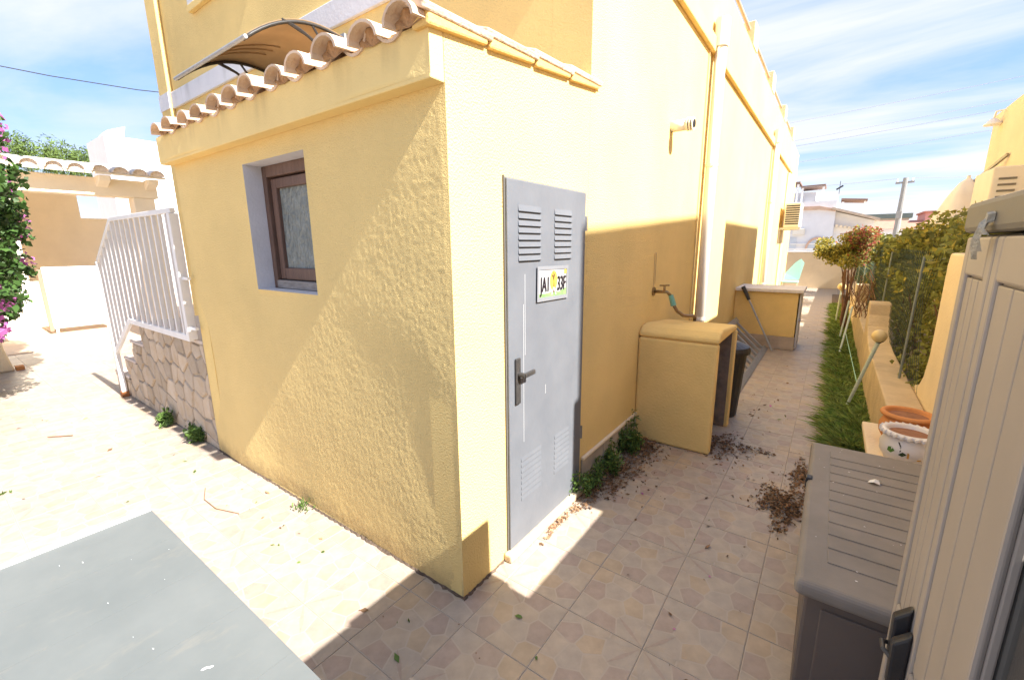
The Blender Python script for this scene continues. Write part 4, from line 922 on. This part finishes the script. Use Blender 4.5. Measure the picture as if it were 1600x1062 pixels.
# open kitchen hut with white-washed barrel tiles
pale_cream = mat('pale_cream_render', (.87, .79, .64), .85, .06, 2.0, .4, 60, .2)
kit = thing('garden_pavilion', 'cream open garden pavilion with tiled roof beyond the stairs', 'pavilion', (-11.5, 1, 0))
HX = -10.5
MB().box(HX-.35, HX, -.75, .10, .005, 2.60).build('pillar', pale_cream, kit, bevel=.015); MB().box(HX-.35, HX, 1.80, 2.15, .005, 2.60).build('pillar', pale_cream, kit, bevel=.015)
MB().box(HX-.38, HX+.01, -3.2, 2.22, 2.601, 2.93).build('beam', pale_cream, kit, bevel=.015)
MB().box(HX-1.9, HX-1.75, -3.2, 1.28, .005, 2.93).build('back_wall', pale_cream, kit); MB().box(HX-1.9, HX-1.75, 1.28, 2.2, .005, 2.25).build('back_wall', pale_cream, kit)
MB().box(HX-1.75, HX-.351, -.9, -.75, .005, 2.6).build('side_wall', pale_cream, kit)
b = MB(); b.prism([(HX+.34, 2.96), (HX+.34, 3.00), (HX-2.0, 3.36), (HX-2.0, 3.30)], 1, -3.2, 2.30); b.build('roof', pale_cream, kit)
wtile = mat('whitewashed_tile', (.74, .66, .58), .9, .10, 8, .4, 50, .2, rnd=.08)
CAPW = arc_tile(.125, .11, 1.15).mesh('roof_tile', [wtile, wtile])
for k in range(15):
    for q in range(2):
        o = link('roof_tile', CAPW, kit, loc=(0, 0, 0)); o.location = Vector((HX+.40-q*1.05, 2.17-.30*k+random.uniform(-.02, .02), 3.0+q*.163)) - kit.location; o.rotation_euler = (0, 0, math.pi/2); o.rotation_euler = Euler((R(8.8), 0, math.pi/2), 'XYZ')
for y in (1.35, 2.1): MB().prism([(HX+.30, 2.95), (HX, 2.95), (HX, 2.75), (HX+.10, 2.80), (HX+.26, 2.86)], 1, y-.09, y+.09).build('corbel', pale_cream, kit, bevel=.015)
pn = thing('low_gate', 'white low gate panel closing the pavilion opening', 'gate', (-10.75, .8, 0))
MB().box(-10.78, -10.74, .30, 1.12, .10, 1.26).build('panel', white_metal, pn, bevel=.008); MB().box(-10.78, -10.74, .24, .295, .06, 1.22).build('post', mat('post_wood', (.30, .22, .16), .8), pn)
MB().tube([(-10.72, 1.10, 1.16), (-10.68, 1.14, 1.20), (-10.68, 1.18, 1.10), (-10.70, 1.14, .98)], .014, 8).build('handle', white_metal, pn)
for x, y in ((-10.76, .34), (-10.76, 1.08)): MB().box(x-.02, x+.02, y-.02, y+.02, .005, .10).build('leg', white_metal, pn)
# white building and wood behind
wb = thing('white_villa', 'white flat-roofed villa behind the garden pavilion', 'villa', (-18, 6, 0))
MB().box(-19, -17, 3.05, 9.5, 0, 4.95).build('wall', white, wb); 
b = MB(); b.prism([(3.05, 4.951), (3.55, 4.951), (3.62, 5.28), (3.18, 5.10)], 0, -17.6, -17.05); b.build('chimney', white, wb)
b = MB(); b.box(-16.99, -16.95, 5.2, 6.4, 2.4, 3.8); wwn = b.build('window', mat('villa_shutter', (.45, .47, .50), .6), wb); MB().box(-16.949, -16.93, 5.27, 6.33, 2.47, 3.73).build('pane', glass, wwn)
def wood(name, label, x, y0, y1, z0, z1, n, size, M, seed):
    r = np.random.default_rng(seed); blobs = []
    for k in range(40):
        t = k/39; blobs.append(((x+r.normal(0, 1), y0+(y1-y0)*t, z0+(z1-z0)*(.45+.3*r.random())), (1.0, .5, (z1-z0)*.35), 1))
    o = leaf_cloud(name, blobs, n, size, M, None, seed, hollow=.1, aspect=.2); tag(o, label, 'trees', kind='stuff')
wood('pine_wood', 'distant green pine wood above the pavilion roof', -34, -3.5, 7.0, 4.6, 7.25, 14000, .26, mat('pine_needles', (.10, .15, .035), .8, .2, 2, 0, 1, island=.45), 5)
tag(MB().tube([(-14, -1.6, 5.6), (-13.5, 0.0, 5.35), (-13, 1.4, 5.25), (-12.6, 2.8, 5.25), (-12, 5, 5.4)], .010, 5).build('overhead_cable', iron), 'single dark cable crossing the sky left of the house', 'cable')

# ================================================================== FAR END OF THE PASSAGE
ew = thing('end_wall', 'beige garden wall closing the far end of the passage', 'wall', (1, 17.9, 0))
MB().box(-6, 3.2, 17.8, 18.0, 0, 1.24).build('wall', cream, ew, bevel=.01); MB().box(-6.01, 3.21, 17.78, 18.02, 1.241, 1.29).build('coping', white, ew, bevel=.008)
fr_ = thing('white_fence_rail', 'low white rail on top of the far garden wall', 'railing', (0, 17.9, 1.29))
MB().bar((-3, 17.9, 1.36), (1.9, 17.9, 1.36), .04, .04).build('rail', white_metal, fr_)
for k in range(9): MB().box(-3+k*.6-.02, -3+k*.6+.02, 17.88, 17.92, 1.291, 1.34).build('post', white_metal, fr_)
vl = thing('white_house', 'white two-storey house beyond the far wall with brown roof awnings', 'house', (0, 32, 0))
bluew = mat('house_white', (.72, .73, .76), .8, .05, 2)
MB().box(-6, .98, 30, 38, -.5, 3.9).build('wall', bluew, vl)
MB().box(-6, -.1, 31.5, 37, 3.901, 4.55).build('upper_wall', bluew, vl)
b = MB(); b.prism([(.985, -.5), (2.75, -.5), (2.75, 2.75), (.985, 3.3)], 1, 30.3, 36); b.build('wing', white, vl)
b = MB(); b.prism([(.80, 3.52), (.80, 3.40), (2.95, 2.72), (2.95, 2.84)], 1, 29.7, 36.4); b.build('roof', mat('buff_roof', (.50, .40, .31), .9, .15, 5, .4, 20), vl)
b = MB(); b.prism([(-6, 3.62), (.2, 3.62), (.97, 3.42), (.97, 3.30), (.2, 3.42), (-6, 3.45)], 1, 29.85, 29.995); b.build('eave', mat('eave_tile', (.55, .38, .28), .9, .15), vl)
MB().box(-1.0, 2.6, 29.9, 30.0, 1.50, 1.56).build('sill_band', white, vl)
wA_ = MB().box(-1.5, -.72, 29.95, 29.999, .4, 1.9).build('window', mat('pale_curtain', (.55, .60, .66), .5), vl)
arch = [(-.15, -.4), (-.15, 1.25)] + [(.32-.47*math.cos(a*math.pi/8), 1.25+.55*math.sin(a*math.pi/8)) for a in range(1, 8)] + [(.79, 1.25), (.79, -.4)]
b = MB(); b.prism(arch, 1, 29.93, 29.999); ar = b.build('arch', mat('arch_shade', (.52, .57, .62), .6), vl)
b = MB()
for a in range(9):
    t0, t1 = a*math.pi/9, (a+1)*math.pi/9
    b.prism([(.32-.47*math.cos(t0), 1.25+.55*math.sin(t0)), (.32-.47*math.cos(t1), 1.25+.55*math.sin(t1)), (.32-.58*math.cos(t1), 1.25+.67*math.sin(t1)), (.32-.58*math.cos(t0), 1.25+.67*math.sin(t0))], 1, 29.88, 29.928)
b.build('arch_trim', mat('arch_brick', (.60, .40, .30), .9, .15), ar)
brn_aw = mat('brown_awning', (.24, .15, .11), .9, .15)
for (a, c, z) in ((-2.0, -.9, 4.95), (-.85, .35, 4.72)):
    b = MB(); b.prism([(a, z), (c, z+.05), (c, z+.13), (a, z-.02+.12)], 1, 30.4, 32.6); p = b.build('sun_roof', brn_aw, vl)
    for x in (a+.1, c-.1): MB().box(x-.05, x+.05, 30.5, 30.6, 3.9, z).build('post', white, p)
b = MB(); b.prism([(1.15, 3.95), (2.35, 3.86), (2.35, 3.96), (1.15, 4.06)], 1, 31, 33); p = b.build('sun_roof', brn_aw, vl)
for x in (1.25, 2.25): MB().box(x-.05, x+.05, 31.1, 31.2, 3.0, 3.86).build('post', white, p)
MB().box(.1, 1.0, 31, 34, 3.901, 4.3).build('terrace_wall', white, vl)
b = MB(); b.tube([(1.0, 31, 4.3), (1.0, 31, 5.0)], .015, 5); b.tube([(.85, 31, 4.55), (1.15, 31, 4.75)], .05, 6); b.build('aerial', iron, vl)
MB().box(-.95, -.35, 29.75, 29.99, 2.05, 2.4).build('wall_unit', acm, vl, bevel=.02)
for k in range(9): MB().box(1.05+k*.19, 1.17+k*.19, 29.9, 30.29, 2.45-k*.035, 2.58-k*.04).build('eave_bracket', cream, vl)
rh = thing('terracotta_house', 'pale house with red tiled roof right of the white house', 'house', (4, 40, 0))
MB().box(3.3, 6.1, 40, 46, -1, 2.55).build('wall', white, rh); b = MB(); b.prism([(39.6, 2.5), (43, 3.15), (46.4, 2.5)], 0, 3.1, 6.3); b.build('roof', mat('red_tile', (.48, .22, .15), .9, .15, 6, .4, 20), rh)
ph_ = thing('pink_house', 'pink house beside the utility pole in the distance', 'house', (6.4, 44, 0))
pinkm = mat('pink_paint', (.62, .32, .26), .85, .06, 2); MB().box(6.11, 7.2, 42, 46, -1, 3.6).build('wall', pinkm, ph_); MB().box(6.0, 7.25, 41.9, 46, 3.601, 3.72).build('roof', MATS['red_tile'], ph_)
pw2 = MB().box(6.3, 6.6, 41.93, 41.999, 2.2, 3.0).build('window', white, ph_)
lr = thing('grey_roof_house', 'low house with grey roof at the far right of the view', 'house', (9, 46, 0)); MB().box(7.3, 11.5, 44, 50, -1, 2.3).build('wall', pinkm, lr); MB().box(7.25, 11.7, 43.7, 50, 2.301, 2.6).build('roof', mat('slate_roof', (.25, .27, .30), .8, .1), lr)
gr_ = thing('green_roof_house', 'house with dark green roof behind the red tiled one', 'house', (4, 52, 0)); MB().box(3.2, 6.0, 50, 56, -1, 3.6).build('wall', cream, gr_); MB().box(3.0, 6.2, 49.8, 56, 3.601, 4.0).build('roof', mat('green_roof', (.22, .25, .20), .8, .1), gr_)
up = thing('utility_pole', 'concrete utility pole with crossarm and cables in the distance', 'pole', (3.3, 25, 0))
pole_m = mat('pole_concrete', (.34, .33, .31), .9, .1, 6)
MB().tube([(3.27, 25, -.3), (3.32, 25, 4.3)], [.14, .09], 10).build('shaft', pole_m, up); MB().bar((3.0, 25, 4.1), (3.62, 25, 4.12), .08, .08).build('crossarm', pole_m, up)
for x in (3.05, 3.55): MB().tube([(x, 25, 4.15), (x, 25, 4.28)], .035, 8).build('insulator', white, up)
MB().box(3.18, 3.36, 24.8, 24.9, 2.6, 2.9).build('junction_box', pole_m, up)
def cable(lb, a, c, sag, r_=.007, n=14):
    a, c = Vector(a), Vector(c); tag(MB().tube([a.lerp(c, k/n) - Vector((0, 0, sag*4*(k/n)*(1-k/n))) for k in range(n+1)], r_, 5).build('overhead_cable', mat('cable_grey', (.36, .37, .40), .6)), lb, 'cable', 'overhead cables over the passage end')
cable('overhead cable from the pole top towards the left villas', (3.05, 25, 4.28), (-12, 27, 4.9), .25)
cable('overhead cable from the pole top towards the right edge', (3.55, 25, 4.28), (20, 26, 4.6), .4)
for k, (z0, z1) in enumerate(((6.1, 7.5), (5.2, 7.0), (5.05, 6.7), (4.3, 6.2))):
    cable(['topmost', 'second', 'third', 'lowest'][k] + ' of four sloping cables in the sky over the passage', (-14, 22, z0), (16, 20, z1), .35)
tr = shrub('roadside_tree', 'small round roof-terrace tree showing above the house parapet', 'tree', (-.9, 6.2, 0), .32, .38, 4.75, 5.35, 900, .08, mat('silver_leaf', (.22, .25, .20), .7, .1, 5, 0, 1, island=.4, transl=.3), 77)

# ================================================================== NEIGHBOUR HOUSE, RIGHT (its bulk shades the passage)
nh = thing('neighbour_house', 'cream neighbouring house rising behind the hedge at right', 'house', (4.5, 4, 0))
NX = 2.8
MB().box(NX, 5.0, .92, 8.2, 0, 3.30).build('wall', cream, nh, bevel=.02)
MB().box(NX-.03, NX-.0005, .95, 8.15, 2.33, 2.37).build('ledge', cream, nh)
MB().prism([(.92, 0), (3.58, 0), (3.58, 6.6), (.92, 6.40)], 0, 5.001, 9).build('upper_storey', cream, nh); MB().box(5.001, 9, 5.0, 7.95, 0, 6.6).build('upper_storey', cream, nh); MB().box(5.3, 9, 3.581, 4.999, 0, 3.3).build('link', cream, nh)
fld = thing('floodlight', 'white floodlight lamp on the corner of the neighbouring house', 'lamp', (2.75, 7.9, 3.1))
MB().lathe([(.02, .07), (.04, .06), (.09, 0), (.095, -.015), (.085, -.015)], (2.72, 7.75, 3.12), 18).build('shade', white_metal, fld, smooth=True); MB().tube([(2.72, 7.75, 3.19), (2.72, 7.68, 3.26), (2.81, 7.6, 3.26)], .012, 8).build('arm', white_metal, fld)
na = thing('wall_air_conditioner', 'beige air conditioner unit on the neighbouring house above the wardrobe', 'air conditioner', (2.6, 5.9, 2.1))
MB().box(2.42, 2.74, 5.55, 6.3, 1.88, 2.32).build('casing', acm, na, bevel=.012); MB().box(2.741, 2.799, 5.7, 6.2, 1.95, 2.2).build('bracket', acm, na)
for k in range(5): MB().box(2.47, 2.60, 5.542, 5.549, 1.95+k*.06, 1.97+k*.06).build('grille_slot', taupe_dk, na)
tp = thing('white_sunshade', 'white draped sunshade cloth hanging beside the neighbouring house', 'sunshade', (2.5, 7.4, 1.6))
b = MB(); n = 20
prof_c = [(.02, 2.42), (.10, 2.36), (.20, 2.20), (.30, 2.0), (.40, 1.80), (.43, 1.70), (.38, 1.62), (.1, 1.60)]
for r_, z in prof_c: b.v += [(2.55+r_*.8*(1+.10*math.sin(5*2*math.pi*k/n+z*3))*math.cos(2*math.pi*k/n), 7.5+r_*(1+.10*math.sin(5*2*math.pi*k/n+z*3))*math.sin(2*math.pi*k/n), z) for k in range(n)]
for i in range(len(prof_c)-1):
    for k in range(n): b.f.append((i*n+k, i*n+(k+1) % n, (i+1)*n+(k+1) % n, (i+1)*n+k)); b.m.append(0)
b.build('cloth', mat('sunshade_cloth', (.74, .70, .66), .8, .05, 5), tp, smooth=True); MB().tube([(2.55, 7.5, 0), (2.55, 7.5, 2.45)], .02, 8).build('mast', white_metal, tp)
MB().bar((2.42, 7.9, 2.1), (2.78, 7.0, 2.62), .03, .03).build('strut', steel, tp)



gb = thing('added_shade_wall', 'added cream wall behind the far half of the hedge, shading the passage floor', 'wall', (2.6, 13, 0))  # wall added behind the hedge to keep sun off the far floor
MB().box(2.66, 2.78, 8.25, 17.78, 0, 1.72).build('wall', cream, gb, bevel=.01)
